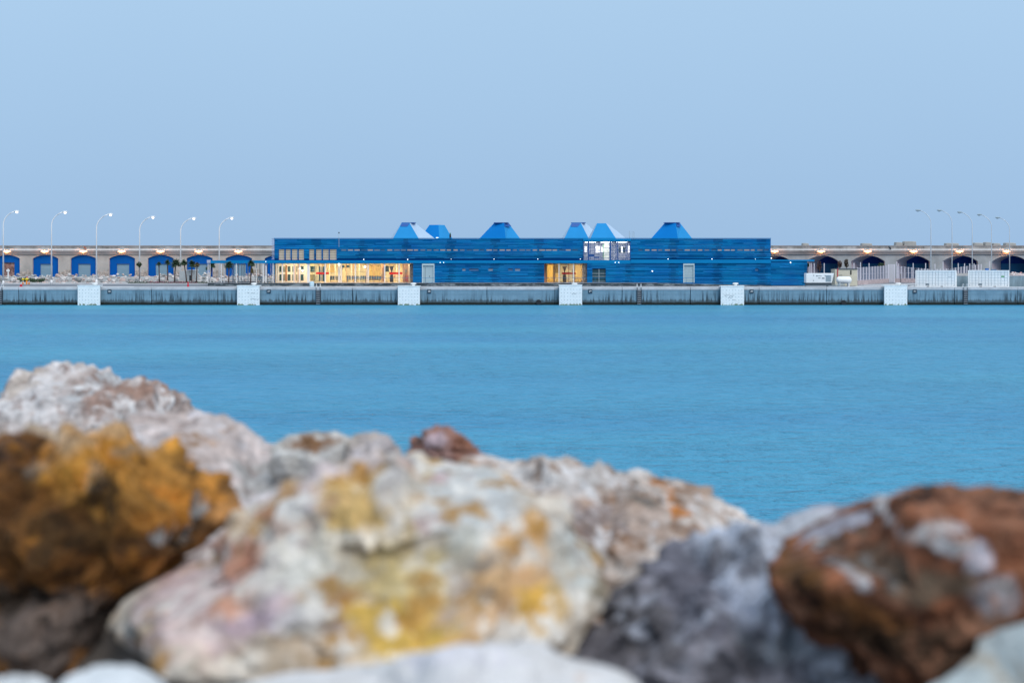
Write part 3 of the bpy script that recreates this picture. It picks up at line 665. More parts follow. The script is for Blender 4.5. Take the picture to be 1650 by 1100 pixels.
# dark ground window
p = MB(); p.box(dw[0], dw[1], BY + .36, BY + .4, dw[2], dw[3]); g_ = p.build('window', M['dkglass'], T)
p = MB(); cxm = (dw[0] + dw[1]) / 2; p.box(cxm - .04, cxm + .04, BY + .1, BY + .2, dw[2], dw[3])
for q in (.33, .55, .93): zz = dw[2] + (dw[3] - dw[2]) * (1 - q); p.box(dw[0], dw[1], BY + .203, BY + .25, zz - .03, zz + .03)
p.build('frame', M['container_g'], g_)
# grey doors
for d, lab in ((dl, 'pale grey double door'), (dr, 'pale grey roller door')):
    p = MB(); n_ = 22 if d is dr else 1
    for k in range(n_): p.box(d[0] + .15, d[1] - .15, BY + .2 + (k % 2) * .02, BY + .26, d[2] + k * (d[3] - d[2] - .3) / n_, d[2] + (k + 1) * (d[3] - d[2] - .3) / n_ - .003)
    do = p.build('door', mat('pale door', (.40, .53, .58), .6, var=.06), T); do['label'] = lab
    p = MB(); p.box(d[0], d[0] + .147, BY - .04, BY + .3, d[2], d[3]); p.box(d[1] - .147, d[1], BY - .04, BY + .3, d[2], d[3]); p.box(d[0] + .15, d[1] - .15, BY - .04, BY + .3, d[3] - .297, d[3]); p.build('frame', mat('pale door frame', (.55, .68, .72), .6), do)
    if d is dl:
        p = MB(); p.box((d[0] + d[1]) / 2 + .2, (d[0] + d[1]) / 2 + .26, BY + .14, BY + .195, d[2] + .95, d[2] + 1.2); p.box(d[0] + .5, d[0] + .54, BY + .17, BY + .197, d[2] + .1, d[2] + 2.6); p.build('handle', M['darkmetal'], do)
# lobbies
def room(a, b, back, m_back, name):
    p = MB(); p.box(a - .6, b + .6, back, back + .2, PZ, zg + .5); p.box(b + .4, b + .6, BY + .52, back - .003, PZ, zg + .5); p.box(a - .6, a - .4, BY + 4, back - .003, PZ, zg + .5)
    r = p.build(name + '_wall', m_back, T)
    p = MB(); p.box(a - .6, b + .6, BY + .0, back, PZ - .2, PZ + .004); p.build(name + '_floor', M['floor_in'], T)
    p = MB(); p.box(a - .6, b + .6, BY + .52, back, zg + .12, zg + .3); p.build(name + '_ceiling', M['cream'], T)
room(lob[0], lob[1], BY + 9, M['cream'], 'lobby'); room(lob2[0], lob2[1], BY + 8, M['cream'], 'entrance')
for k in range(6):
    cx = lob[0] + (k + .5) * (lob[1] - lob[0]) / 6; [MB().box(cx - 1.1, cx + 1.1, BY + q_, BY + q_ + .7, zg + .05, zg + .118).build('ceiling_light', M['e_ceil'], T) for q_ in (1.3, 5.6)]
for k in range(2):
    cx = lob2[0] + (k + .5) * (lob2[1] - lob2[0]) / 2; p = MB(); p.box(cx - .8, cx + .8, BY + 2.2, BY + 3.2, zg + .05, zg + .118); p.build('ceiling_light', M['e_ceil'], T)
def inner(name, a, b, c, d, Yq, m_, par=None, th=.08):
    p = MB(); p.box(X(a, Yq), X(b, Yq), Yq, Yq + th, max(Z(d, Yq), PZ + .006), Z(c, Yq)); return p.build(name, m_, par or T)
G1 = BY + 2.6      # glazing line of the waiting hall
inner('curtain_wall_frame', 446, 495, 424.8, 455.3, G1 + 1.0, M['frame_w'])
for a, b in ((450, 453.5), (455.5, 460), (463.5, 468), (470.5, 473), (477, 479), (481.5, 483), (484.5, 489)):
    for c, d in ((429, 438), (442, 452)): inner('lobby_window', a, b, c, d, G1 + .94, M['dkglass'] if (a in (450, 463.5, 484.5)) else mat('lobby pane', (.22, .24, .20), .3), th=.05)
for a, b in ((459.8, 462.5), (474.5, 475.6), (480, 480.8)): inner('timber_strip', a, b, 427, 453, G1 + .9, M['wood'], th=.05)
inner('lobby_window', 500, 507, 429, 438, G1 + .9, M['dkglass']); inner('lobby_window', 500, 507, 442, 452, G1 + .9, mat('lobby pane low', (.25, .22, .12), .3))
inner('cream_panel', 496, 514, 425.5, 455, G1 + 1.1, M['cream'])
inner('dark_doorway', 514, 518.5, 429, 453, G1 + 1, M['dkglass']); inner('dark_doorway', 519.5, 523, 429, 453, G1 + 1, M['dkglass'])
inner('yellow_panel', 530.5, 539, 428, 439, BY + 8.8, M['yellow']); inner('yellow_panel', 574, 588, 428, 437, BY + 8.7, M['cream'])
inner('yellow_panel', 593, 613, 427, 450, BY + 8.8, M['yellow']); inner('yellow_panel', 616, 620, 427, 453, BY + 6, M['wood'])
inner('dark_wall_pane', 551, 555, 427.5, 431, BY + 8.5, M['dkglass']); inner('dark_wall_pane', 558.5, 563, 427.5, 431, BY + 8.5, M['dkglass'])
inner('dark_wall_pane', 620.5, 626.5, 428.5, 438, BY + 5, M['dkglass']); inner('timber_wall', 649, 661, 425, 456, BY + 3.2, M['wood'])  # first dark pane stands in for a reflection in the glazing
inner('wall_poster', 652, 656, 434, 438.5, BY + 3.1, M['brick'], th=.05); inner('wall_poster', 653, 658, 443, 453, BY + 3.1, mat('red brown poster', (.45, .10, .06), .6), th=.05)
inner('brick_pillar', 660, 665.8, 424.9, 455.6, BY + .6, M['brick'], th=.8)
# glass line and posts
p = MB(); p.box(bx_(500), bx_(659), G1, G1 + .02, PZ + .01, zg + .1); gp = p.build('glazing', M['glass'], T)
for a in (517, 531, 540, 558, 566, 569.5, 579, 590, 602.5, 615, 639, 659):
    inner('mullion', a - .35, a + .35, 424.9, 455.4, G1 - .05, M['wood'] if a in (558, 569.5, 590, 602.5, 615) else M['frame_w'], th=.1)
for a, b, Yq in ((509, 530, G1 - .1), (627.3, 648.5, G1 - .1)): inner('door_stripe', a, b, 438.6, 442, Yq, M['red'], gp, th=.04)
inner('door_notice', 634.5, 637, 444.5, 446, G1 - .1, M['red'], gp, .04)
for a, wd in ((455, 1.3), (473.7, 1.2), (482.3, 1.2), (497, 4.2), (523.8, 1.8), (546.5, 3.4), (549.8, 1.2), (572.5, 1.5), (591.3, 1.0), (593.7, 1.2), (619.8, 1.7), (643, 1.7)):
    Yq = BY + .1 if wd != 3.4 else BY + 1.5
    inner('column', a - wd / 2, a + wd / 2, 424.5, 455.7, Yq, M['post_white'], th=.22)
# second entrance
G2 = BY + 1.6
inner('timber_frame', 877, 881, 425, 455.5, BY + 1.5, M['wood'], th=.2); inner('yellow_curtain', 882, 891, 427, 453.5, BY + 5, M['yellow']); inner('timber_frame', 891.8, 893.4, 425, 455.5, BY + 1.5, M['wood'], th=.2)
inner('timber_panel', 894.5, 900, 427, 440, BY + 5.5, mat('olive panel', (.25, .17, .06), .6)); inner('yellow_curtain', 894.5, 900, 441, 454, BY + 5.4, M['yellow'])
inner('cream_panel', 902.5, 926, 427, 454, BY + 6.5, mat('bright cream', (.85, .78, .58), .7)); inner('mullion', 916, 916.9, 425, 455, G2, M['wood'], th=.1)
inner('yellow_panel', 927, 937.5, 427, 454, BY + 5, M['yellow']); inner('mullion', 926.3, 927.2, 425, 455, G2, M['wood'], th=.1); inner('mullion', 938, 939.3, 425, 455.5, G2, M['frame_w'], th=.1)
inner('brick_pillar', 939.6, 946, 424.9, 455.6, BY + .55, M['brick'], th=.8)
p = MB(); p.box(bx_(893.5), bx_(938), G2 + .04, G2 + .06, PZ + .01, zg + .1); gp = p.build('glazing', M['glass'], T)
inner('door_stripe', 905.3, 927.8, 439, 441.8, G2 - .1, M['red'], gp, th=.04)
for a in (900.8, 924): inner('column', a - .75, a + .75, 424.5, 455.7, BY + .1, M['post_white'], th=.22)
for px_, Yq, lab in ((909.8, BY + 3, 'dark brown pedestal narrow at its waist in the central doorway'), (631, BY + 3.6, 'dark brown pedestal narrow at its waist behind the red door stripe of the long lobby')):
    cx = X(px_, Yq); mb = MB(); mb.lathe(cx, Yq, [(.3, PZ + .01), (.33, PZ + .8), (.22, PZ + 1.3), (.1, PZ + 1.75), (.1, PZ + 1.9), (.3, PZ + 2.45), (.42, PZ + 2.75)], 12)
    tag(mb.build('pedestal', mat('dark brown', (.05, .03, .02), .6), smooth=True), lab, 'pedestal')
# canopy
p = MB(); p.box(bx_(335.5), x0 - .02, BY + .203, BY + 11, bz(424), bz(420.2)); p.build('canopy_roof', M['clad_band'], T)
p = MB(); p.box(bx_(335.5), x0 - .02, BY - .1, BY + 11.5, PZ - .6, PZ - .02); p.build('canopy_floor', M['platform_top'], T)
for a, Yq, wd in ((335.2, BY, 1.2), (338.2, BY, .9), (356.5, BY, 1.3), (361.2, BY + .6, 1.3), (374, BY + 9, .8), (375.8, BY + 9, .8), (380.8, BY, 1.4), (384, BY + 6, 1.0), (389.5, BY + 7, .8), (393, BY + 5, 1.2), (399.6, BY + 6, 1.0), (413.2, BY + 1, 1.0), (418.6, BY + 8, .8), (424, BY, 1.6), (428.5, BY + .3, 1.6), (430.5, BY + 5, .8), (436.5, BY + 4, 1.0), (439.8, BY, 1.0), (445.5, BY + 3, 1.5), (449, BY + 3, 1.2)):
    inner('column', a - wd / 2, a + wd / 2, 424.0, 456.2, Yq, M['post_white'], th=.2)
inner('column', 333.3, 338.9, 418.8, 423.8, BY - .2, M['vault'], th=.5)
# small round facade lamps
for px_, py_, r_ in ((586.3, 418, .10), (657, 418, .10), (709.3, 423, .08), (715, 423, .08), (727, 417.5, .06), (796, 417.4, .08), (866.5, 417.4, .08), (866.5 + 0, 417.4, 0), (935, 417.4, .08), (991.3, 422.8, .09), (997, 422.8, .09), (1076.3, 417.2, .09), (1147, 417.3, .09), (1217, 417.5, .06), (1051, 436.8, .13), (1242.6, 416, .11), (428.5, 421.5, .08), (1273.5, 423, .13)):
    if r_ == 0: continue
    cx, cz = bx_(px_), bz(py_); p = MB(); p.ring([(cx, BY - .24, cz), (cx, BY - .13, cz)], [r_ * .6, r_ * .8], 12); p.build('facade_lamp', M['e_dot'], T)
# pendant lights in hall
for px_, py_ in ((483, 432.5), (487.5, 436), (588, 430)):
    Yq = BY + 3; p = MB(); cx, cz = X(px_, Yq), Z(py_, Yq); p.lathe(cx, Yq, [(.05, cz - .18), (.17, cz - .08), (.17, cz + .08), (.05, cz + .18)], 10); p.build('pendant_lamp', emis('pendant', (1, .95, .8), 3), T, True)
# funnel skylights
def funnel(corn_b, corn_t, zb, ztp, mats_, hatch=None, lip=None, lab=None):
    # corner order: front-left, front-right, back-right, back-left given as (px, Y)
    B = [Vector((X(a, Y), Y, zb)) for a, Y in corn_b]; Tt = [Vector((X(a, Y), Y, ztp)) for a, Y in corn_t]
    me = bpy.data.meshes.new('roof_skylight'); o0 = T.location
    vs = [v - o0 for v in B + Tt]; me.from_pydata(vs, [], [(0, 1, 5, 4), (1, 2, 6, 5), (2, 3, 7, 6), (3, 0, 4, 7), (4, 5, 6, 7)]); me.update()
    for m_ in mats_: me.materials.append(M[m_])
    for i in range(5): me.polygons[i].material_index = min(i, len(mats_) - 1)  # blue funnels: lighter right face paints in the light from the right
    ob = bpy.data.objects.new('roof_skylight', me); COL.objects.link(ob); ob.parent = T
    if lab: ob['label'] = lab
    if lip:
        a, b, Yq = lip; p = MB(); p.box(X(a, Yq), X(b, Yq), Yq, Yq + 1.6, ztp + .01, ztp + .10); p.build('lid', M['cone_hatch'], ob)
    if hatch:
        # a dark opening panel laid on the face, given as photo corners on the plane through the face
        fi, pts = hatch
        quad = [(0, 1, 5, 4), (1, 2, 6, 5)][fi]; allv = B + Tt
        a, b, c = allv[quad[0]], allv[quad[1]], allv[quad[3]]; nrm = (b - a).cross(c - a).normalized()
        if nrm.y > 0: nrm = -nrm
        out_ = []
        for (px_, py_) in pts:
            d = Vector(((px_ - 825) / F, 1, -(py_ - HY) / F)); o_ = Vector((0, 0, CZ)); t_ = (a - o_).dot(nrm) / d.dot(nrm); out_.append(o_ + d * t_)
        p = MB(); f_ = [v + nrm * .05 for v in out_]; bk = [v + nrm * .004 for v in out_]
        p.add(f_ + bk, [(0, 1, 2, 3), (7, 6, 5, 4), (0, 4, 5, 1), (1, 5, 6, 2), (2, 6, 7, 3), (3, 7, 4, 0)]); p.build('hatch', M['cone_hatch'], ob)
zb = ztop - .5
def ext(b, t_, f=1.12):  # base edge read at the parapet line: push it down behind the parapet
    return b + (b - t_) * (f - 1)
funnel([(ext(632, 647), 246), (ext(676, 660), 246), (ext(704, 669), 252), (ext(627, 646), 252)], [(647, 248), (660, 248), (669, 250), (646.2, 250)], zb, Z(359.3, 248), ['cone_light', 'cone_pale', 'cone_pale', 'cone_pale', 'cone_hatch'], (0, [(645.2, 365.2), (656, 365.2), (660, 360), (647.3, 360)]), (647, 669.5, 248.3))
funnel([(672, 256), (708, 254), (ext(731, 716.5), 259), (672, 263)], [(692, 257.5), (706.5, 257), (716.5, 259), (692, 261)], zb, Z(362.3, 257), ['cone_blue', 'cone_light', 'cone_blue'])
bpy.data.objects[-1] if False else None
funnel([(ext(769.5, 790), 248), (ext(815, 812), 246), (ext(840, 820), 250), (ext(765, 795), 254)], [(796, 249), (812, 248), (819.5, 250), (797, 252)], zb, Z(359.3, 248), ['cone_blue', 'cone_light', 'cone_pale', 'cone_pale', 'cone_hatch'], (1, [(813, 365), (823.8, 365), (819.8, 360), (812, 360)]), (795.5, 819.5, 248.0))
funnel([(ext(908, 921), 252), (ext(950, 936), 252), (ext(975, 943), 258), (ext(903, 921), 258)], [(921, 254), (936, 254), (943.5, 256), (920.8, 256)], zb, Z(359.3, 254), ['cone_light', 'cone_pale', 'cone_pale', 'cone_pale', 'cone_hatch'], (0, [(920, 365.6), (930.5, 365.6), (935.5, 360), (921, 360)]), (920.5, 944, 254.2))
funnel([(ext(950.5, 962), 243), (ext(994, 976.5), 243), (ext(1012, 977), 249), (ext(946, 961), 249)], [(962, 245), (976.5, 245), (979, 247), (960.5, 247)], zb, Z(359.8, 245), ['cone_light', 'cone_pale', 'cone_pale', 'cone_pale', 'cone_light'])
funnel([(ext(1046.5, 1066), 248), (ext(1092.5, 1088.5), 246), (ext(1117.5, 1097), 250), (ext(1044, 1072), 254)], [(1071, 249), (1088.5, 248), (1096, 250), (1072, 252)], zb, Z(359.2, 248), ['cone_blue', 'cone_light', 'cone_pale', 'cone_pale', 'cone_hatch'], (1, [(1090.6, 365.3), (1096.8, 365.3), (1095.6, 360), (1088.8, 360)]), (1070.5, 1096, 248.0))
# roof bits
p = MB(); Yq = 240
for a in (1014, 1015, 1018.6, 1020.3, 1021.8): p.ring([(X(a, Yq), Yq, ztop - .4), (X(a, Yq), Yq, Z(372.5, Yq))], .025, 5)
tag(p.build('roof_ladder', M['container_g']), 'thin grey rails of a roof ladder sticking up above the parapet', 'ladder')
mb = MB(); cx = X(547, 238.5); t = thing('camera_mast', 'thin mast with a small dark camera on the left roof edge', 'mast', (cx, 237.8, bz(398)))
mb.ring([(cx, 237.8, bz(398)), (cx, 237.8, bz(376))], .035, 6); mb.build('pole', M['container_g'], t)
mb = MB(); mb.ring([(cx, 237.8, bz(376)), (cx, 237.8, bz(375)), (cx, 237.8, bz(373.8))], [.1, .12, .06], 8); mb.build('camera_head', M['darkmetal'], t)
cx = X(725.5, 241); t = thing('roof_vent', 'black vent pipe with a green top on the roof beside the dark skylight', 'vent', (cx, 241, ztop - .3))
mb = MB(); mb.lathe(cx, 241, [(.13, ztop - .3), (.15, Z(379, 241)), (.11, Z(377, 241))], 10); mb.build('pipe', M['black'], t)
mb = MB(); mb.lathe(cx, 241, [(.1, Z(376.9, 241)), (.09, Z(375.2, 241))], 10); mb.build('cap', mat('dark green', (.02, .18, .08), .6), t)
mb = MB(); cx = X(704.5, 240); mb.box(cx - .2, cx + .2, 239.8, 240.1, ztop + .09, ztop + .22); tag(mb.build('roof_lamp', emis('roof lamp', (.8, .95, 1), 1.5)), 'tiny white lamp on the parapet below the dark skylight', 'lamp')
# platform, ramp
mb = MB(); Yp = 235.0
mb.box(X(335, Yp), X(1060, Yp), Yp, BY + .22, DZ + .002, PZ - .03)
xr, xe = X(1060, Yp), X(1245, Yp)
mb.add([(xr, Yp, DZ + .002), (xe, Yp, DZ + .002), (xe, BY + .02, DZ + .002), (xr, BY + .02, DZ + .002), (xr, Yp, PZ - .03), (xe, Yp, DZ + .03), (xe, BY + .02, DZ + .03), (xr, BY + .02, PZ - .03)], [(0, 3, 2, 1), (4, 5, 6, 7), (0, 1, 5, 4), (1, 2, 6, 5), (2, 3, 7, 6), (3, 0, 4, 7)])
tag(mb.build('platform', M['platform']), 'low mottled grey stone platform with a ramp at its right end', 'platform', kind='structure')
mb = MB(); mb.box(X(335, Yp), X(1060, Yp), Yp - .12, BY + .23, PZ - .027, PZ + .002); tag(mb.build('platform_paving', M['platform_top']), kind='structure')
t = thing('railing', 'thin pale handrail along the terminal platform and down the ramp', 'railing', (X(900, Yp), Yp + .2, PZ))
p = MB(); zz = Z(447.6, Yp)
pts = [(X(560, Yp), Yp + .2, zz), (X(1150, Yp), Yp + .2, zz), (X(1234, Yp), Yp + .2, Z(451, Yp)), (X(1235, Yp), Yp + .2, Z(459, Yp))]; p.ring(pts, .022, 5); p.build('top_rail', M['clad_band'], t)
p = MB(); a = 560
while a < 1140: p.ring([(X(a, Yp), Yp + .2, PZ), (X(a, Yp), Yp + .2, zz)], .014, 4); a += 21
p.build('posts', M['clad_band'], t)
# benches
for k, (a, b, Yq, lab) in enumerate(((531, 550, BY + 5, 'dark blue bench just right of the first red door stripe'), (558, 572, BY + 6.5, 'grey row of seats below the two small wall screens'), (573, 590, BY + 6.5, 'grey row of seats left of the yellow wall panel'), (594, 614, BY + 6, 'long dark bench in front of the yellow wall panel'))):
    xa_, xb_ = X(a, Yq), X(b, Yq); t = thing('waiting_bench', lab, 'bench', ((xa_ + xb_) / 2, Yq, PZ), 'benches in the lit waiting hall')
    n_ = 5; wv = (xb_ - xa_) / n_
    for q in range(n_):
        p = MB(); p.hexa([(xa_ + q * wv + .03, Yq + .4, PZ + .5), (xa_ + (q + 1) * wv - .03, Yq + .4, PZ + .5), (xa_ + (q + 1) * wv - .03, Yq + .46, PZ + .5), (xa_ + q * wv + .03, Yq + .46, PZ + .5), (xa_ + q * wv + .03, Yq + .55, PZ + 1.05), (xa_ + (q + 1) * wv - .03, Yq + .55, PZ + 1.05), (xa_ + (q + 1) * wv - .03, Yq + .6, PZ + 1.05), (xa_ + q * wv + .03, Yq + .6, PZ + 1.05)]); p.build('backrest', M['seat'], t)
        p = MB(); p.box(xa_ + q * wv + .03, xa_ + (q + 1) * wv - .03, Yq - .05, Yq + .4, PZ + .42, PZ + .48); p.build('seat', M['seat'], t)
    p = MB(); p.box(xa_, xb_, Yq + .15, Yq + .22, PZ + .35, PZ + .417)
    for q in (.1, .9): cx = xa_ + (xb_ - xa_) * q; p.box(cx - .03, cx + .03, Yq + .12, Yq + .25, PZ + .006, PZ + .347)
    p.build('frame', M['darkmetal'], t)

# ------------------------------------------------------------------ right yard
def rotbox(mb, c, yaw, w_, d_, h_, z0, tone=None, off=(0, 0)):
    R = Matrix.Rotation(yaw, 3, 'Z'); P = []
    for dz in (0, h_):
        for sx_, sy_ in ((0, 0), (1, 0), (1, 1), (0, 1)):
            v = R @ Vector((off[0] + sx_ * w_, off[1] + sy_ * d_, 0)); P.append((c[0] + v.x, c[1] + v.y, z0 + dz))
    mb.hexa(P, tone)
def container(px0, Yc, lab, green):
    # local frame: x along the front, y backwards; origin = front-left bottom corner
    t = thing('shipping_container', lab, 'container', (X(px0, Yc), Yc, DZ + .12), 'white containers on the quay')
    o = t.location.copy(); Wd, D, H = 6.06, 2.44, 2.6
    def B(x0, x1, y0, y1, z0, z1, name, m_, par=t, mb=None):
        q = mb or MB(); q.box(o.x + x0, o.x + x1, o.y + y0, o.y + y1, o.z + z0, o.z + z1)
        return q if mb is not None else q.build(name, m_, par)
    fr = MB()
    for (x0_, x1_) in ((0, .16), (Wd - .16, Wd)):
        for (y0_, y1_) in ((0, .16), (D - .16, D)): B(x0_, x1_, y0_, y1_, 0, H, '', None, mb=fr)
    B(.163, Wd - .163, 0, .1, 0, .16, '', None, mb=fr); B(.163, Wd - .163, 0, .1, H - .12, H, '', None, mb=fr)
    B(.163, Wd - .163, D - .1, D, 0, .16, '', None, mb=fr); B(Wd - .12, Wd - .003, .163, D - .163, H - .12, H, '', None, mb=fr); B(Wd - .12, Wd - .003, .163, D - .163, 0, .16, '', None, mb=fr)
    fr.build('frame', M['container'], t)
    body = MB(); B(.1, Wd - .08, .2, D - .05, .162, H - .01, '', None, mb=body)
    body.build('body', M['container'], t)
    pw = (Wd - .34) / 4
    for k in range(4):
        dq = MB(); B(.17 + k * pw + .03, .17 + (k + 1) * pw - .03, .06, .19, .17, H - .13, '', None, mb=dq); dd = dq.build('door', M['container'], t)
        rods = MB()
        for q in (.3, .68): B(.17 + k * pw + pw * q, .17 + k * pw + pw * q + .035, .02, .057, .18, H - .14, '', None, mb=rods)
        for zz in (.55, 1.0, 1.45, 1.9, 2.2): B(.17 + k * pw + .05, .17 + (k + 1) * pw - .05, .045, .058, zz, zz + .03, '', None, mb=rods)
        rods.build('lock_rods', M['container_g'], dd)
    mk = MB(); B(1.55, 2.1, .03, .044, .3, .5, '', None, mb=mk); B(.18, .24, .03, .057, .2, .3, '', None, mb=mk); B(Wd - .3, Wd - .22, .03, .057, .2, .3, '', None, mb=mk)
    mk.build('marking', M['dot'], t)
    mk = MB(); B(4.95 if green else 4.9, 5.4, .03, .044, 1.55 if green else 1.6, 1.75 if green else 1.63, '', None, mb=mk); mk.build('label_plate', M['green'] if green else M['dot'], t)
    fk = MB()
    for q in (1.7, 3.8): B(q, q + .38, -.004, .1, -.0, .13, '', None, mb=fk)
    fk.build('fork_pocket', M['black'], t)
    ft = MB()
    for q in (.2, Wd - .6): 
        for yy in (.05, D - .3): B(q, q + .4, yy, yy + .25, -.12, -.003, '', None, mb=ft)
    ft.build('skid', M['coping'], t)
    t.rotation_euler = (0, 0, math.radians(-21))
container(1475, 223.6, 'white shipping container with a thin dark mark, left of the two', False)
container(1559.8, 223.6, 'white shipping container with a small green mark, right of the two', True)
# concrete retaining wall and fill behind the containers
CYw = 227.5
mb = MB(); a = 1541
zt_ = Z(444.6, CYw)
t = thing('retaining_wall', 'grey blue streaked concrete retaining wall behind the containers', 'wall', (X(1620, CYw), CYw, DZ))
k = 1538
while k < 1840:
    mb.box(X(k, CYw) + .015, X(k + 22, CYw) - .015, CYw, CYw + .5, DZ, zt_); k += 22
mb.build('panels', M['concrete'], t)
mb = MB(); mb.box(X(1538, CYw), X(1840, CYw), CYw - .04, CYw + .55, zt_ + .003, zt_ + .1); mb.build('coping', M['coping'], t)
mb = MB(); q = [(X(1538, 228.1), 228.1), (X(1840, 228.1), 228.1), (X(1840, 268), 268), (X(1500, 268), 268)]; mb.hexa([(a_, b_, DZ + .002) for a_, b_ in q] + [(a_, b_, zt_ - .05) for a_, b_ in q])
tag(mb.build('ground_fill', mat('gravel fill', (.30, .29, .28), .95, var=.3, vs=1)), kind='structure')
# generator
cx0 = X(1299, 226); t = thing('generator', 'white boxy generator with grey grille beside the blue terminal annex', 'generator', (cx0, 226, DZ))
W_ = 45 * 226 / F; Zb = Z(455.8, 226); Zt = Z(440.3, 226)
p = MB(); p.hexa([(cx0, 226, Zb), (cx0 + W_ - .35, 226, Zb), (cx0 + W_ - .35, 227.6, Zb), (cx0, 227.6, Zb), (cx0 - .0, 226, Zt), (cx0 + W_, 226, Zt), (cx0 + W_, 227.6, Zt), (cx0, 227.6, Zt)]); o = p.build('housing', M['genset'], t)
md = o.modifiers.new('b', 'BEVEL'); md.width = .06; md.segments = 2
p = MB(); gx = X(1330.5, 226); 
for k in range(8): p.box(gx, gx + .85, 225.95, 225.99, Z(453.5, 226) + k * .13, Z(453.5, 226) + k * .13 + .09)
p.build('grille', M['grille'], t)
p = MB(); p.box(cx0 + .1, cx0 + W_ - .4, 226.1, 227.5, DZ + .3, Zb - .003); p.build('fuel_base', M['darkmetal'], t)
for q in (.05, W_ - .9):
    for yy in (226.05, 227.3): p = MB(); p.box(cx0 + q, cx0 + q + .2, yy, yy + .2, DZ, DZ + .297); p.build('leg', M['grille'], t)
p = MB(); p.box(cx0 - .5, cx0 + W_ + .9, 225.8, 225.87, DZ + .25, DZ + .31); p.build('skid_rail', M['grille'], t)
p = MB()
for a, b in ((1310.5, 443.8), (1310.3, 452), (1318.8, 448), (1320.6, 448), (1315, 444.6), (1329, 444), (1316, 444.4)): p.box(X(a, 226), X(a + 1.2, 226), 225.97, 225.994, Z(b + .6, 226), Z(b - .6, 226))
p.box(X(1316.5, 226), X(1324, 226), 225.97, 225.994, Z(444.8, 226), Z(444.3, 226)); p.box(X(1324.5, 226), X(1328.5, 226), 225.97, 225.994, Z(449, 226), Z(447.5, 226))
p.build('marking', M['dot'], t)
p = MB(); p.ring([(cx0 + .4, 226.8, Zt), (cx0 + .4, 226.8, Zt + .25), (cx0 + .2, 226.8, Zt + .32)], .08, 8); p.build('exhaust', M['darkmetal'], t)
# tank
cz = Z(451.3, 229); a, b = X(1348.5, 229), X(1371, 229); r_ = 5.6 * 229 / F
t = thing('tank', 'white horizontal cylindrical tank in front of the beige hut', 'tank', ((a + b) / 2, 229, DZ))
p = MB(); p.ring([(a - .08, 229, cz), (a + .05, 229, cz), (a + .25, 229, cz), (b - .25, 229, cz), (b - .05, 229, cz), (b + .08, 229, cz)], [r_ * .35, r_ * .8, r_, r_, r_ * .8, r_ * .35], 24); p.build('shell', M['container'], t, True)
for q in (a + .3, b - .5): p = MB(); p.box(q, q + .2, 228.6, 229.4, DZ, cz - r_ * .9); p.build('leg', M['white'], t)
p = MB()
for k in range(5): p.ring([(a - .4 + k * .35, 228.2, DZ), (a - .4 + k * .35, 228.2, DZ + .45)], .03, 5)
p.ring([(a - .4, 228.2, DZ + .45), (a + 1.0, 228.2, DZ + .45)], .04, 5); p.ring([(a - .4, 228.2, DZ + .25), (a + 1.0, 228.2, DZ + .25)], .04, 5); p.build('pipework', M['roller'], t)
# beige hut
Yh = 236; a, b = X(1345.5, Yh), X(1381.5, Yh); t = thing('hut', 'beige flat roofed hut with a red pipe behind the white tank', 'hut', ((a + b) / 2, Yh, DZ))
zt_h = Z(434, Yh); p = MB(); p.box(a, b, Yh, Yh + 3, DZ, zt_h); p.build('wall', M['hut'], t)
p = MB(); p.box(a + .4, b + .1, Yh - .12, Yh + 3.1, zt_h + .003, zt_h + .12); p.build('roof', M['darkmetal'], t)
p = MB(); p.box(X(1370, Yh), X(1372, Yh), Yh - .06, Yh - .003, Z(442.6, Yh), Z(435.5, Yh)); p.build('vent', M['black'], t)
p = MB(); p.ring([(X(1349.3, Yh), Yh - .08, Z(446, Yh)), (X(1349.8, Yh), Yh - .08, Z(432.5, Yh))], .07, 6); p.build('pipe', M['cone_red'], t)
p = MB(); p.box(X(1351, Yh), X(1357, Yh), Yh - .05, Yh - .003, Z(443.6, Yh), Z(443, Yh)); p.build('sign', M['dot'], t)
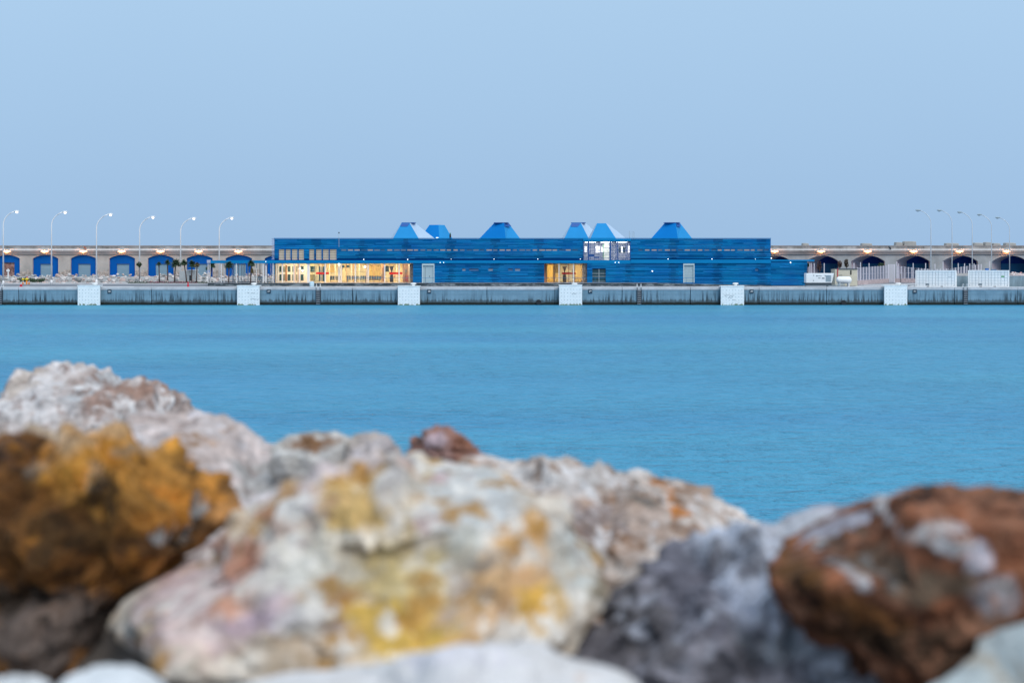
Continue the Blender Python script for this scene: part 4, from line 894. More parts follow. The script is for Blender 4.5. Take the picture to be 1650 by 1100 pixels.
# fences
def fence(name, pts, lab, step=.55, base=True):
    # pts: (px, Y, zbot, ztop)
    P = [(X(a, Y), Y, z0, z1) for a, Y, z0, z1 in pts]
    t = thing(name, lab, 'fence', (P[0][0], P[0][1], P[0][2]))
    bars = MB(); fill = MB(); bs_ = MB(); posts = []
    for (x0_, y0_, b0, t0), (x1_, y1_, b1, t1) in zip(P[:-1], P[1:]):
        ln = math.hypot(x1_ - x0_, y1_ - y0_); n_ = max(1, int(ln / step))
        for k in range(n_ + 1):
            u = k / n_; x = x0_ + (x1_ - x0_) * u; y = y0_ + (y1_ - y0_) * u; zb_ = b0 + (b1 - b0) * u; zt_q = t0 + (t1 - t0) * u
            zz = zb_ + (.75 if base else 0)
            MB().box(x - .055, x + .055, y - .04, y + .04, zz, zt_q).build('picket', M['fence_w'], t)
            if k < n_:
                for q in (.1, .2, .3, .4, .5, .6, .7, .8, .9) if step > 1 else (.22, .42, .62, .82):
                    xx = x + (x1_ - x0_) / n_ * q; yy = y + (y1_ - y0_) / n_ * q; fill.box(xx - .011, xx + .011, yy - .01, yy + .01, zz, zt_q - .12)
        for hz in (.85, 1.8, None):
            a0 = b0 + hz if hz else t0 - .1; a1 = b1 + hz if hz else t1 - .1
            fill.ring([(x0_, y0_, a0), (x1_, y1_, a1)], .03, 4)
        if base:
            dx, dy = (x1_ - x0_) / ln, (y1_ - y0_) / ln; nx, ny = -dy * .12, dx * .12
            bs_.hexa([(x0_ - nx, y0_ - ny, b0), (x1_ - nx, y1_ - ny, b1), (x1_ + nx, y1_ + ny, b1), (x0_ + nx, y0_ + ny, b0), (x0_ - nx, y0_ - ny, b0 + .74), (x1_ - nx, y1_ - ny, b1 + .74), (x1_ + nx, y1_ + ny, b1 + .74), (x0_ + nx, y0_ + ny, b0 + .74)])
    fill.build('mesh_infill', mat('fence mesh', (.42, .43, .52), .6), t)
    if base: bs_.build('base_wall', M['fencebase'], t)
    return t
fence('picket_fence', [(1381.5, 243, DZ, Z(431, 243)), (1432, 262, DZ, Z(427.5, 262))], 'white picket fence on a low pink brick base right of the beige hut', step=1.95)
fence('picket_fence', [(1441, 263, DZ, Z(428, 263)), (1475, 262, DZ, Z(431.5, 262)), (1505, 262, DZ, Z(433.5, 262)), (1530, 262.2, DZ, Z(432.5, 262)), (1581, 263, 3.3, Z(425.5, 263))], 'white picket fence running behind the containers right of the gate')
Yg = 261.5; t = thing('gate', 'tall white slatted gate in the picket fence above the last fender', 'gate', (X(1436.5, Yg), Yg, DZ))
p = MB()
for k in range(9): xx = X(1431.5, Yg) + k * .14; p.box(xx, xx + .07, Yg, Yg + .05, DZ + .1, Z(426.5, Yg))
p.build('slats', M['fence_w'], t)
p = MB(); p.box(X(1431, Yg) - .05, X(1431, Yg) + .05, Yg - .06, Yg + .1, DZ, Z(425.8, Yg)); p.box(X(1441, Yg) - .05, X(1441, Yg) + .05, Yg - .06, Yg + .1, DZ, Z(425.8, Yg)); p.box(X(1431, Yg), X(1441, Yg), Yg - .05, Yg - .01, Z(426.6, Yg), Z(425.9, Yg)); p.build('frame', M['fence_w'], t)
# tall slim white posts
posts = [(1304.5, 244, 424, 440.5), (1307, 244, 424, 440.5), (1311.8, 246, 424, 440.5), (1328, 250, 424, 440), (1376, 262, 424, 434), (1386.5, 262, 422.5, 434), (1400.3, 266, 424, 440), (1445, 270, 421, 432), (1447.5, 270, 424.5, 432), (1471.4, 270, 424, 434), (1491.5, 270, 424, 436), (1506.5, 270, 425, 436), (1519.5, 270, 421.5, 436), (1544, 270, 424, 440), (1554.2, 270, 424.5, 440), (1562.5, 270, 424.5, 440), (1569.5, 270, 424.5, 440), (1594.5, 268, 421, 440)]
plab = ['nearest the blue annex, above the generator', 'second from the blue annex, above the generator', 'third from the blue annex, above the generator', 'before the teal wall, above the generator', 'rising above the right end of the hut', 'thicker, just right of the beige hut', 'before the vault left of the gate', 'tallest, just right of the gate', 'shorter, beside the tallest right of the gate', 'under the amber lamp left of the containers', 'above the left half of the left container', 'right beside the first unlit lamp pole', 'thick, above the right half of the left container', 'above the gap between containers, left', 'above the gap between containers, right', 'above the left corner of the right container', 'right of the third unlit lamp pole', 'beside the fourth unlit lamp pole']
for i, (a, Yq, t0, b0) in enumerate(posts):
    cx = X(a, Yq); mb = MB(); mb.ring([(cx, Yq, DZ), (cx, Yq, Z(t0, Yq))], .085, 6)
    tag(mb.build('slim_post', M['fence_w']), 'slim white post ' + plab[i], 'post', 'slim white posts before the vaults')
mb = MB(); cx = X(1451.4, 232); mb.ring([(cx, 232, DZ), (cx, 232, Z(441, 232))], .06, 6); tag(mb.build('short_post', M['darkmetal']), 'thin dark post behind the rightmost fender', 'post')
# red-white rubble and blue bits at the right edge
def stone_mesh(mb, c, r, rr, flat=.7):
    bm = bmesh.new(); bmesh.ops.create_icosphere(bm, subdivisions=1, radius=1)
    sc3 = (r * rr.uniform(.8, 1.3), r * rr.uniform(.8, 1.2), r * rr.uniform(flat * .8, flat * 1.2)); R = Matrix.Rotation(rr.uniform(0, 6.28), 3, 'Z') @ Matrix.Rotation(rr.uniform(-.5, .5), 3, 'X')
    vs = []
    for v in bm.verts:
        q = v.co * rr.uniform(.78, 1.15); q = R @ Vector((q.x * sc3[0], q.y * sc3[1], q.z * sc3[2])); vs.append(Vector(c) + q)
    fs = [tuple(x.index for x in f.verts) for f in bm.faces]; bm.free(); mb.add(vs, fs)
rr = random.Random(21)
mb = MB()
for k in range(120):
    Yq = rr.uniform(228.6, 233); px_ = rr.uniform(1621, 1700); mb_ = mb
    stone_mesh(mb, (X(px_, Yq), Yq, zt_ - .03 + max(0, 1 - abs(Yq - 230.6) / 2.2) * rr.uniform(.1, .6)), rr.uniform(.12, .26), rr)
tag(mb.build('rubble', mat('red white rubble', (.48, .14, .12), .9, vs=2.4, col2=(.80, .72, .70), contrast=(.42, .5))), 'heap of red and white broken stone on the retaining wall', 'rubble', kind='stuff')
mb = MB(); cx = X(1591, 240); mb.box(cx - .25, cx + .25, 240, 240.5, zt_ - .04, Z(432.3, 240)); tag(mb.build('crate', mat('blue crate', (.03, .16, .5), .6)), 'small blue crate behind the right container', 'crate')
mb = MB(); cx = X(1602, 240); mb.box(cx - .4, cx + .4, 240, 240.5, zt_ - .04, Z(434, 240)); tag(mb.build('skip_box', M['teal']), 'low teal box behind the right container below the vault', 'box')

# ------------------------------------------------------------------ left yard: rubble, huts, plants
rr = random.Random(31)
heap = [MB(), MB(), MB()]
def hh(px): return 1.55 + .45 * noise.noise(Vector((px * .03, 3.3, 0))) + .25 * noise.noise(Vector((px * .11, 1, 0)))
for k in range(1500):
    px_ = rr.uniform(-140, 470); Yq = rr.uniform(256, 283); top = hh(px_) * max(0, 1 - abs(Yq - 271) / 13)
    stone_mesh(rr.choice(heap), (X(px_, Yq), Yq, DZ + max(0, top) * rr.uniform(.2, 1)), rr.uniform(.18, .42), rr)
for h_, m_, l_ in zip(heap, (M['rubble'], M['rubble2'], M['rubble3']), ('pale', 'pinkish', 'grey')):
    tag(h_.build('rubble', m_), 'mass of small %s broken stones along the foot of the sea wall' % l_, 'rubble', kind='stuff')
mb = MB(); n_ = 60; vs = []
for k in range(n_ + 1):
    px_ = -140 + k * 610 / n_; z1 = DZ + max(.1, hh(px_) * .55)
    vs += [(X(px_, 257), 257, DZ + .002), (X(px_, 270), 270, z1), (X(px_, 279), 279, z1), (X(px_, 287), 287, DZ + .002)]
mb.add(vs, [(4 * k + j, 4 * k + 4 + j, 4 * k + 5 + j, 4 * k + 1 + j) for k in range(n_) for j in range(3)])
tag(mb.build('ground_mound', M['rubble3']), kind='structure')
bpos = [(3, .55), (21, .6), (29, .45), (57, .55), (70, .6), (102, .75), (112, .5), (126, .7), (128, .55), (143, .5), (150, .6), (163, .55), (176, .45), (183, .5), (197, .6), (205, .5), (212, .8), (222, .5), (236, .55), (245, .5), (262, .5), (283, .5), (328, .5), (345, .7), (350, .5), (362, .7), (378, .6), (391, .7), (399, .6), (414, .5)]
blab = ['at the far left edge by the first lamp post', 'under the cross shaped post', 'left of the yellow hydrant', 'right of the yellow hydrant', 'left of the second lamp post', 'just right of the second lamp post', 'at the pier before the third arch', 'at the left jamb of the third arch', 'low under the third arch door', 'under the third arch door', 'left of the third lamp post', 'right of the third lamp post', 'below the pier left of the fourth arch', 'at the left jamb of the fourth arch', 'under the fourth arch door', 'low by the fourth arch right side', 'tall, right of the fourth arch door', 'below the heart shaped tree', 'right of the heart shaped tree', 'left of the thin young palm', 'behind the sparse dark palm', 'behind the broad dark palm', 'right of the grey hut', 'left under the canopy corner', 'by the last lit lamp post', 'left of the palm under the canopy', 'right of the palm under the canopy', 'large, mid canopy', 'behind the canopy posts', 'beside the white chairs']
places = ['below the rusty door', 'below the first grey door', 'below the wall pier', 'behind the first fender', 'near the heart shaped tree', 'under the palms', 'under the canopy']
for i, (px_, r_) in enumerate(bpos):
    Yq = rr.uniform(258, 263); mb = MB(); stone_mesh(mb, (X(px_, Yq), Yq, DZ + r_ * .5 + hh(px_) * .35 * rr.random()), r_ * .95, rr, .8)
    o = mb.build('boulder', rr.choice([M['rubble'], M['rubble'], M['rubble2'], M['rubble3']])); md = o.modifiers.new('b', 'BEVEL'); md.width = .08; md.segments = 2
    tag(o, 'rough %s boulder %s' % (['pale', 'light grey', 'whitish', 'dusty'][i % 4], blab[i]), 'boulder', 'boulders along the sea wall')
# palms
def frond(mb, base, d, ln, rr, droop):
    pts = []; p_ = Vector(base); v = Vector(d).normalized()
    for k in range(6):
        pts.append(p_.copy()); p_ = p_ + v * ln / 5; v = (v + Vector((0, 0, -droop))).normalized()
    for k in range(5):
        a, b = pts[k], pts[k + 1]; s = (b - a).cross(Vector((0, 0, 1)));
        s = s.normalized() if s.length > 1e-4 else Vector((1, 0, 0))
        for sd_ in (-1, 1):
            for q in (.05, .38, .7):
                m0 = a.lerp(b, q); m1 = a.lerp(b, q + .30); l_ = .46 * ln * (1 - abs(k - 1.8) / 5)
                tip = m0 + s * sd_ * l_ + (b - a) * .6 + Vector((0, 0, -l_ * .35))
                mb.add([m0, m1, tip], [(0, 1, 2)])
def palm(px_, Yq, ptop, hw, base_px, lab, m_leaf, n=34, droop=.32, up=.5):
    cx = X(base_px, Yq); cr = X(px_, Yq); zt_p = Z(ptop, Yq); hw = hw * Yq / F
    t = thing('palm_tree', lab, 'palm', (cx, Yq, DZ), 'young palms left of the terminal')
    zc = zt_p - hw * .75
    p = MB(); p.ring([(cx, Yq, DZ), (cx * .7 + cr * .3, Yq, DZ + (zc - DZ) * .4), (cr, Yq, zc)], [.14, .11, .10], 8); p.build('trunk', M['bark'], t, True)
    n = int(n * 1.8); hw *= 1.3
    p = MB(); rr = random.Random(int(px_ * 7))
    for k in range(n):
        a = rr.uniform(0, 6.283); e = rr.uniform(-.35, 1.5); d = (math.cos(a) * math.cos(e), math.sin(a) * math.cos(e), math.sin(e) + up * .3)
        frond(p, (cr, Yq, zc), d, hw * rr.uniform(.8, 1.2), rr, droop * rr.uniform(.5, 1.4))
    p.build('crown', m_leaf, t)
pl = 'young palm '
palm(256, 259, 423.5, 3.2, 257, 'thin young palm standing before the grey arch door', M['leaf'])
palm(270, 261, 420.5, 5.0, 270, 'sparse dark young palm right of the thin one', M['leaf'], 22, .25)
palm(283, 258, 420.5, 6.5, 281, 'broad dark green young palm left of the grey hut', M['leaf'], 44)
palm(296.5, 257, 420.5, 5.2, 301, 'leaning young palm before the grey hut', M['leaf'], 34, .3)
palm(309.5, 261, 422.5, 5.5, 308.5, 'dense green young palm above the hut door', M['leaf'], 44)
palm(317.5, 259, 424.5, 4.0, 316.5, 'yellowish young palm right of the grey hut', M['leaf_y'], 30)
palm(335, 255, 429.5, 3.6, 336, 'small dark young palm at the first canopy post', M['leaf'], 34)
palm(341.5, 256, 424.5, 5.0, 337.5, 'green young palm overlapping the canopy corner', M['leaf'], 44)
palm(369, 236.5, 424.0, 6.0, 368.5, 'dense green young palm under the canopy edge', M['leaf'], 50)
palm(405, 235.5, 421.0, 5.2, 403.5, 'green young palm with a yellow dead frond by the second fender', M['leaf'], 44)
p = MB(); rr = random.Random(6); Yq = 235.4
for k in range(8): frond(p, (X(405.5, Yq), Yq, Z(431, Yq)), (rr.uniform(-.2, .6), rr.uniform(-.3, .3), -1), .9, rr, .1)
t_ = [o for o in COL.objects if o.name.startswith('palm_tree') and 'yellow dead' in o['label']][0]
p.build('dead_frond', M['leaf_y'], t_)
def crown_leaves(mb, c, rx, ry, rz, n, rr, size, heart=False):
    for k in range(n):
        while True:
            q = Vector((rr.uniform(-1, 1), rr.uniform(-1, 1), rr.uniform(-1, 1)))
            if .25 < q.length < 1: break
        if noise.noise(q * 2.2 + Vector(c)) < -.12: continue
        if heart:
            if q.z > .3 and abs(q.x) < .22: continue
            q.x *= (1.0 if q.z > 0 else 1 + q.z * .8)
        p0 = Vector((c[0] + q.x * rx, c[1] + q.y * ry, c[2] + q.z * rz)); u = Vector((rr.gauss(0, 1), rr.gauss(0, 1), rr.gauss(0, 1))).normalized() * size; v = u.cross(Vector((rr.gauss(0, 1), rr.gauss(0, 1), rr.gauss(0, 1)))).normalized() * size * .6
        mb.add([p0 - u, p0 + v, p0 + u, p0 - v], [(0, 1, 2, 3)])
def tree(px_, Yq, c_y, rx, rz, basez, lab, m_, heart=False, n=420, size=.11):
    cx = X(px_, Yq); rx *= Yq / F; rz *= Yq / F; zc = Z(c_y, Yq)
    t = thing('small_tree', lab, 'tree', (cx, Yq, basez))
    p = MB(); p.ring([(cx, Yq, basez), (cx + .03, Yq, (basez + zc) / 2), (cx, Yq, zc)], [.09, .06, .04], 7)
    for k in range(5): a = k * 1.3; p.ring([(cx, Yq, zc - rz * .7), (cx + math.cos(a) * rx * .5, Yq + math.sin(a) * rx * .4, zc + rz * .3)], [.035, .012], 5)
    p.build('trunk', M['bark'], t)
    p = MB(); crown_leaves(p, (cx, Yq, zc), rx, rx * .9, rz, n, random.Random(int(px_)), size, heart); p.build('crown', m_, t)
tree(224.3, 256, 426.5, 4.4, 4.8, DZ, 'heart shaped clipped little tree beside a lamp post', M['leaf'], True, 700)
tree(1320, 252, 429, 4.6, 9, DZ, 'reddish brown sparse little tree behind the generator', M['leaf_b'], False, 380)
tree(1353.3, 250, 426, 3.4, 6.2, DZ, 'dark brown little tree at the left corner of the beige hut', M['leaf_b'], False, 420)
tree(1364, 250, 424.2, 3.8, 7.2, DZ, 'taller brown oval tree behind the beige hut', mat('olive brown leaf', (.075, .055, .035), .8, var=.4, vs=2), False, 520)
tree(1301.5, 242, 427, 2.4, 3.4, DZ, 'small green tree at the corner of the blue annex', M['leaf'], False, 240)
tree(1419.5, 266, 427.5, 5.2, 4.5, DZ, 'green bushy tree top showing over the picket fence', M['leaf'], False, 520)
# grey hut on the left
Yh = 262; t = thing('hut', 'small grey concrete hut behind the young palms', 'hut', (X(302, Yh), Yh, DZ))
p = MB(); p.box(X(289, Yh), X(301.5, Yh), Yh, Yh + 2.5, DZ, Z(436.8, Yh)); p.build('left_block', M['hut_g'], t)
p = MB(); wall_cells(p, X(301.5, Yh) + .003, X(314.5, Yh), DZ, Z(436, Yh), Yh - .15, Yh + .2, [(X(305, Yh), X(308.5, Yh), DZ, Z(443.5, Yh))]); p.box(X(301.5, Yh) + .003, X(314.5, Yh), Yh + .203, Yh + 2.6, DZ, Z(436, Yh) - .01); p.build('right_block', M['hut_g'], t)
p = MB(); p.box(X(305, Yh) + .003, X(308.5, Yh) - .003, Yh + .1, Yh + .195, DZ, Z(443.6, Yh)); p.build('door', M['darkmetal'], t)
p = MB(); p.box(X(301, Yh), X(315, Yh), Yh - .25, Yh + 2.7, Z(436, Yh) + .003, Z(436, Yh) + .12); p.build('roof', M['white'], t)
# flower beds, hedge, shrubs
def tufts(name, px0, px1, Y0, Y1, hgt, n, m_, lab, seed, size=.09):
    mb = MB(); rr = random.Random(seed)
    for k in range(n):
        px_ = rr.uniform(px0, px1); Yq = rr.uniform(Y0, Y1); p0 = Vector((X(px_, Yq), Yq, DZ + .14 + rr.uniform(0, 1) ** 1.4 * hgt * (.5 + .8 * abs(noise.noise(Vector((px_ * .3, seed, 0)))))))
        u = Vector((rr.gauss(0, 1), rr.gauss(0, 1), rr.gauss(0, 1))).normalized() * size; v = u.cross(Vector((rr.gauss(0, 1), rr.gauss(0, 1), rr.gauss(0, 1)))).normalized() * size
        mb.add([p0 - u, p0 + v, p0 + u, p0 - v], [(0, 1, 2, 3)])
    tag(mb.build(name, m_), lab, 'plants', kind='stuff')
tufts('ground_cover', 206, 440, 250.5, 253.5, .32, 2600, mat('bed green', (.045, .07, .04), .8, var=.5, vs=3), 'low dark green ground cover along the pavement', 1)
tufts('flowers', 238, 318, 250.4, 253, .38, 700, mat('flower', (.30, .04, .12), .7, var=.4, vs=3), 'low dark pink flowers along the pavement', 2, .06)
tufts('shrubbery', 28, 72, 259, 262, 1.1, 900, M['leaf'], 'dark green scrub among the stones near the hydrant', 3, .12)
# hydrant and drums
Yq = 246
cx = X(43, Yq); t = thing('hydrant', 'yellow topped orange hydrant stand in front of the rubble', 'hydrant', (cx, Yq, DZ))
p = MB(); p.lathe(cx, Yq, [(.16, DZ), (.13, DZ + .1), (.13, DZ + .75)], 10); p.build('pipe', M['orange'], t, True)
p = MB(); p.lathe(cx, Yq, [(.2, DZ + .753), (.27, DZ + .9), (.2, DZ + 1.05), (.08, DZ + 1.15)], 10); p.ring([(cx - .4, Yq, DZ + .95), (cx + .4, Yq, DZ + .95)], .08, 8); p.build('valve', M['yellowp'], t, True)
p = MB(); p.lathe(cx + .05, Yq + .1, [(.06, DZ + 1.153), (.12, DZ + 1.3), (.05, DZ + 1.4)], 8); p.build('cap', M['cone_red'], t, True)
for a, lab in ((37, 'orange and white marker with a yellow ball left of the hydrant'), (46.8, 'small orange marker right of the hydrant')):
    cx = X(a, Yq); t = thing('marker_post', lab, 'marker', (cx, Yq, DZ))
    p = MB(); p.lathe(cx, Yq, [(.14, DZ), (.1, DZ + .4)], 10); p.build('foot', M['orange'], t, True)
    p = MB(); p.lathe(cx, Yq, [(.09, DZ + .403), (.06, DZ + .65)], 10); p.build('sleeve', M['white'], t, True)
    if a < 40:
        p = MB(); p.lathe(cx, Yq, [(.05, DZ + .653), (.2, DZ + .85), (.2, DZ + 1.0), (.05, DZ + 1.12)], 10); p.build('ball', M['yellowp'], t, True)
Yq = 265; cx = X(13, Yq); t = thing('cross_post', 'white cross shaped post before the rusty arch door', 'post', (cx, Yq, DZ))
p = MB(); p.box(cx - .1, cx + .1, Yq, Yq + .12, DZ, Z(433, Yq)); p.build('upright', M['white'], t)
p = MB(); p.box(cx - .32, cx + .32, Yq - .05, Yq - .003, Z(436.5, Yq) - .12, Z(434.5, Yq)); p.build('crossbar', M['white'], t)
p = MB(); cx = X(3, 259); 
# pale chairs under the canopy
for a, lab in ((416, 'left white chair stacked under the canopy'), (420.5, 'right white chair stacked under the canopy')):
    Yq = BY + 5; cx = X(a, Yq); t = thing('white_chair', lab, 'chair', (cx, Yq, PZ))
    p = MB(); p.box(cx - .25, cx + .25, Yq - .25, Yq + .25, PZ + .42, PZ + .47); p.build('seat', M['white'], t)
    p = MB(); p.box(cx - .25, cx + .25, Yq + .2, Yq + .25, PZ + .473, PZ + .95); p.build('backrest', M['white'], t)
    for sx_ in (-.22, .17):
        for sy_ in (-.22, .17): p = MB(); p.box(cx + sx_, cx + sx_ + .05, Yq + sy_, Yq + sy_ + .05, PZ - .02, PZ + .417); p.build('leg', M['white'], t)

# ------------------------------------------------------------------ breakwater boulders in front of the camera
FL = {1: [((.26, .17, .14), 7, .54, .62, .8, 21), ((.85, .84, .84), 8, .55, .63, .8, 33)],
      2: [((.34, .25, .22), 6, .56, .66, .6, 21), ((.72, .70, .74), 7, .56, .66, .6, 33)],
      3: [((.52, .28, .07), 6.5, .555, .62, .85, 21), ((.88, .84, .78), 7.5, .54, .61, .85, 33), ((.22, .20, .18), 9, .60, .68, .7, 45), ((.55, .30, .24), 5, .58, .66, .5, 57)],
      4: [((.26, .15, .09), 10, .53, .60, .8, 21), ((.78, .77, .78), 11, .55, .62, .8, 33), ((.10, .09, .09), 12, .61, .67, .7, 45)],
      5: [((.015, .01, .007), 7, .54, .62, .85, 21), ((.34, .32, .28), 12, .67, .72, .6, 33), ((.80, .33, .05), 6, .57, .66, .6, 45)],
      6: [((.06, .058, .07), 6.5, .54, .64, .8, 21), ((.52, .56, .66), 7.5, .55, .63, .75, 33)],
      7: [((.02, .012, .008), 8, .54, .61, .85, 21), ((.46, .22, .13), 9, .55, .63, .7, 33), ((.50, .48, .50), 11, .70, .75, .6, 45)]}
def rock_mat(name, stops, patches, org, Y, scale=3.0, bump=.6, fine=.35, warp=.35, flecks=()):
    m = bpy.data.materials.new(name); m.use_nodes = True; n = m.node_tree; b = n.nodes['Principled BSDF']; Lk = n.links.new
    b.inputs['Roughness'].default_value = .9; b.inputs['Specular IOR Level'].default_value = .25
    t = n.nodes.new('ShaderNodeTexCoord')
    def noi(sc, det=5, rough=.6, col=False, off=0):
        mp = n.nodes.new('ShaderNodeMapping'); mp.inputs['Location'].default_value = (off, off * .7, off * 1.3); Lk(t.outputs['Object'], mp.inputs[0])
        z = n.nodes.new('ShaderNodeTexNoise'); z.inputs['Scale'].default_value = sc; z.inputs['Detail'].default_value = det; z.inputs['Roughness'].default_value = rough
        Lk(mp.outputs[0], z.inputs['Vector']); return z.outputs['Color' if col else 'Fac']
    r = n.nodes.new('ShaderNodeValToRGB'); e = r.color_ramp.elements
    for k, (p_, c) in enumerate(stops):
        q = e[k] if k < 2 else e.new(p_)
        q.position = p_; q.color = (*c, 1)
    Lk(noi(scale, 7, .68), r.inputs['Fac']); cur = r.outputs[0]
    wv = n.nodes.new('ShaderNodeVectorMath'); wv.operation = 'MULTIPLY_ADD'
    Lk(noi(5.5, 4, .65, True, 3), wv.inputs[0]); wv.inputs[1].default_value = (warp, warp, warp); Lk(t.outputs['Object'], wv.inputs[2])
    rag = n.nodes.new('ShaderNodeMath'); rag.operation = 'MULTIPLY_ADD'; Lk(noi(13, 5, .7, off=17), rag.inputs[0]); rag.inputs[1].default_value = 2.6; rag.inputs[2].default_value = -1.3
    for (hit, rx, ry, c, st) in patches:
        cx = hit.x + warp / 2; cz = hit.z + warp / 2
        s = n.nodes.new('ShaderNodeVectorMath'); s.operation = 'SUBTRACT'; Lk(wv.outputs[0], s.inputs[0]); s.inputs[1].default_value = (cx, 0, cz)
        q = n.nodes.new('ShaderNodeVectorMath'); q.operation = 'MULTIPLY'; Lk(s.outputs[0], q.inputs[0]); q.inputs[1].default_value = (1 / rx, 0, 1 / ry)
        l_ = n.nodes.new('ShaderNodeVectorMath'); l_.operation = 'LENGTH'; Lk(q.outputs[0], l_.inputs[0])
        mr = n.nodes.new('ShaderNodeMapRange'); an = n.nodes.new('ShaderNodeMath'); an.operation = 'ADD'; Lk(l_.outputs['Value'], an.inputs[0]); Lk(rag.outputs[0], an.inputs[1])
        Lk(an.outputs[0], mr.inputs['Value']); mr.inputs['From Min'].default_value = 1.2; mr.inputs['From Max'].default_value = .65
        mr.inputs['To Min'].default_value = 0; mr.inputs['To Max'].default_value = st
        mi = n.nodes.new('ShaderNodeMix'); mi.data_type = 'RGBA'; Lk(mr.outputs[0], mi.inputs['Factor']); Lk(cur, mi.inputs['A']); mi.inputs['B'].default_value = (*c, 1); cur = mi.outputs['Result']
    for (fc_, fs_, lo_, hi_, st_, of_) in flecks:
        mr = n.nodes.new('ShaderNodeMapRange'); Lk(noi(fs_, 6, .62, off=of_), mr.inputs['Value']); mr.inputs['From Min'].default_value = lo_; mr.inputs['From Max'].default_value = hi_; mr.inputs['To Max'].default_value = st_
        mi = n.nodes.new('ShaderNodeMix'); mi.data_type = 'RGBA'; Lk(mr.outputs[0], mi.inputs['Factor']); Lk(cur, mi.inputs['A']); mi.inputs['B'].default_value = (*fc_, 1); cur = mi.outputs['Result']
    # speckle
    f2 = n.nodes.new('ShaderNodeMapRange'); Lk(noi(26, 4, .7, off=7), f2.inputs['Value']); f2.inputs['From Min'].default_value = .3; f2.inputs['From Max'].default_value = .7
    f2.inputs['To Min'].default_value = 1 - fine * .8; f2.inputs['To Max'].default_value = 1 + fine * .7
    f3 = n.nodes.new('ShaderNodeMapRange'); Lk(noi(9, 4, .7, off=11), f3.inputs['Value']); f3.inputs['From Min'].default_value = .3; f3.inputs['From Max'].default_value = .7
    f3.inputs['To Min'].default_value = 1 - fine * 1.15; f3.inputs['To Max'].default_value = 1 + fine * .8
    ml = n.nodes.new('ShaderNodeMath'); ml.operation = 'MULTIPLY'; Lk(f2.outputs[0], ml.inputs[0]); Lk(f3.outputs[0], ml.inputs[1])
    sc2 = n.nodes.new('ShaderNodeVectorMath'); sc2.operation = 'SCALE'; Lk(cur, sc2.inputs[0]); Lk(ml.outputs[0], sc2.inputs['Scale'])
    Lk(sc2.outputs[0], b.inputs['Base Color'])
    bp = n.nodes.new('ShaderNodeBump'); bp.inputs['Strength'].default_value = bump; bp.inputs['Distance'].default_value = .06; Lk(noi(11, 8, .7, off=5), bp.inputs['Height']); Lk(bp.outputs[0], b.inputs['Normal'])
    return m
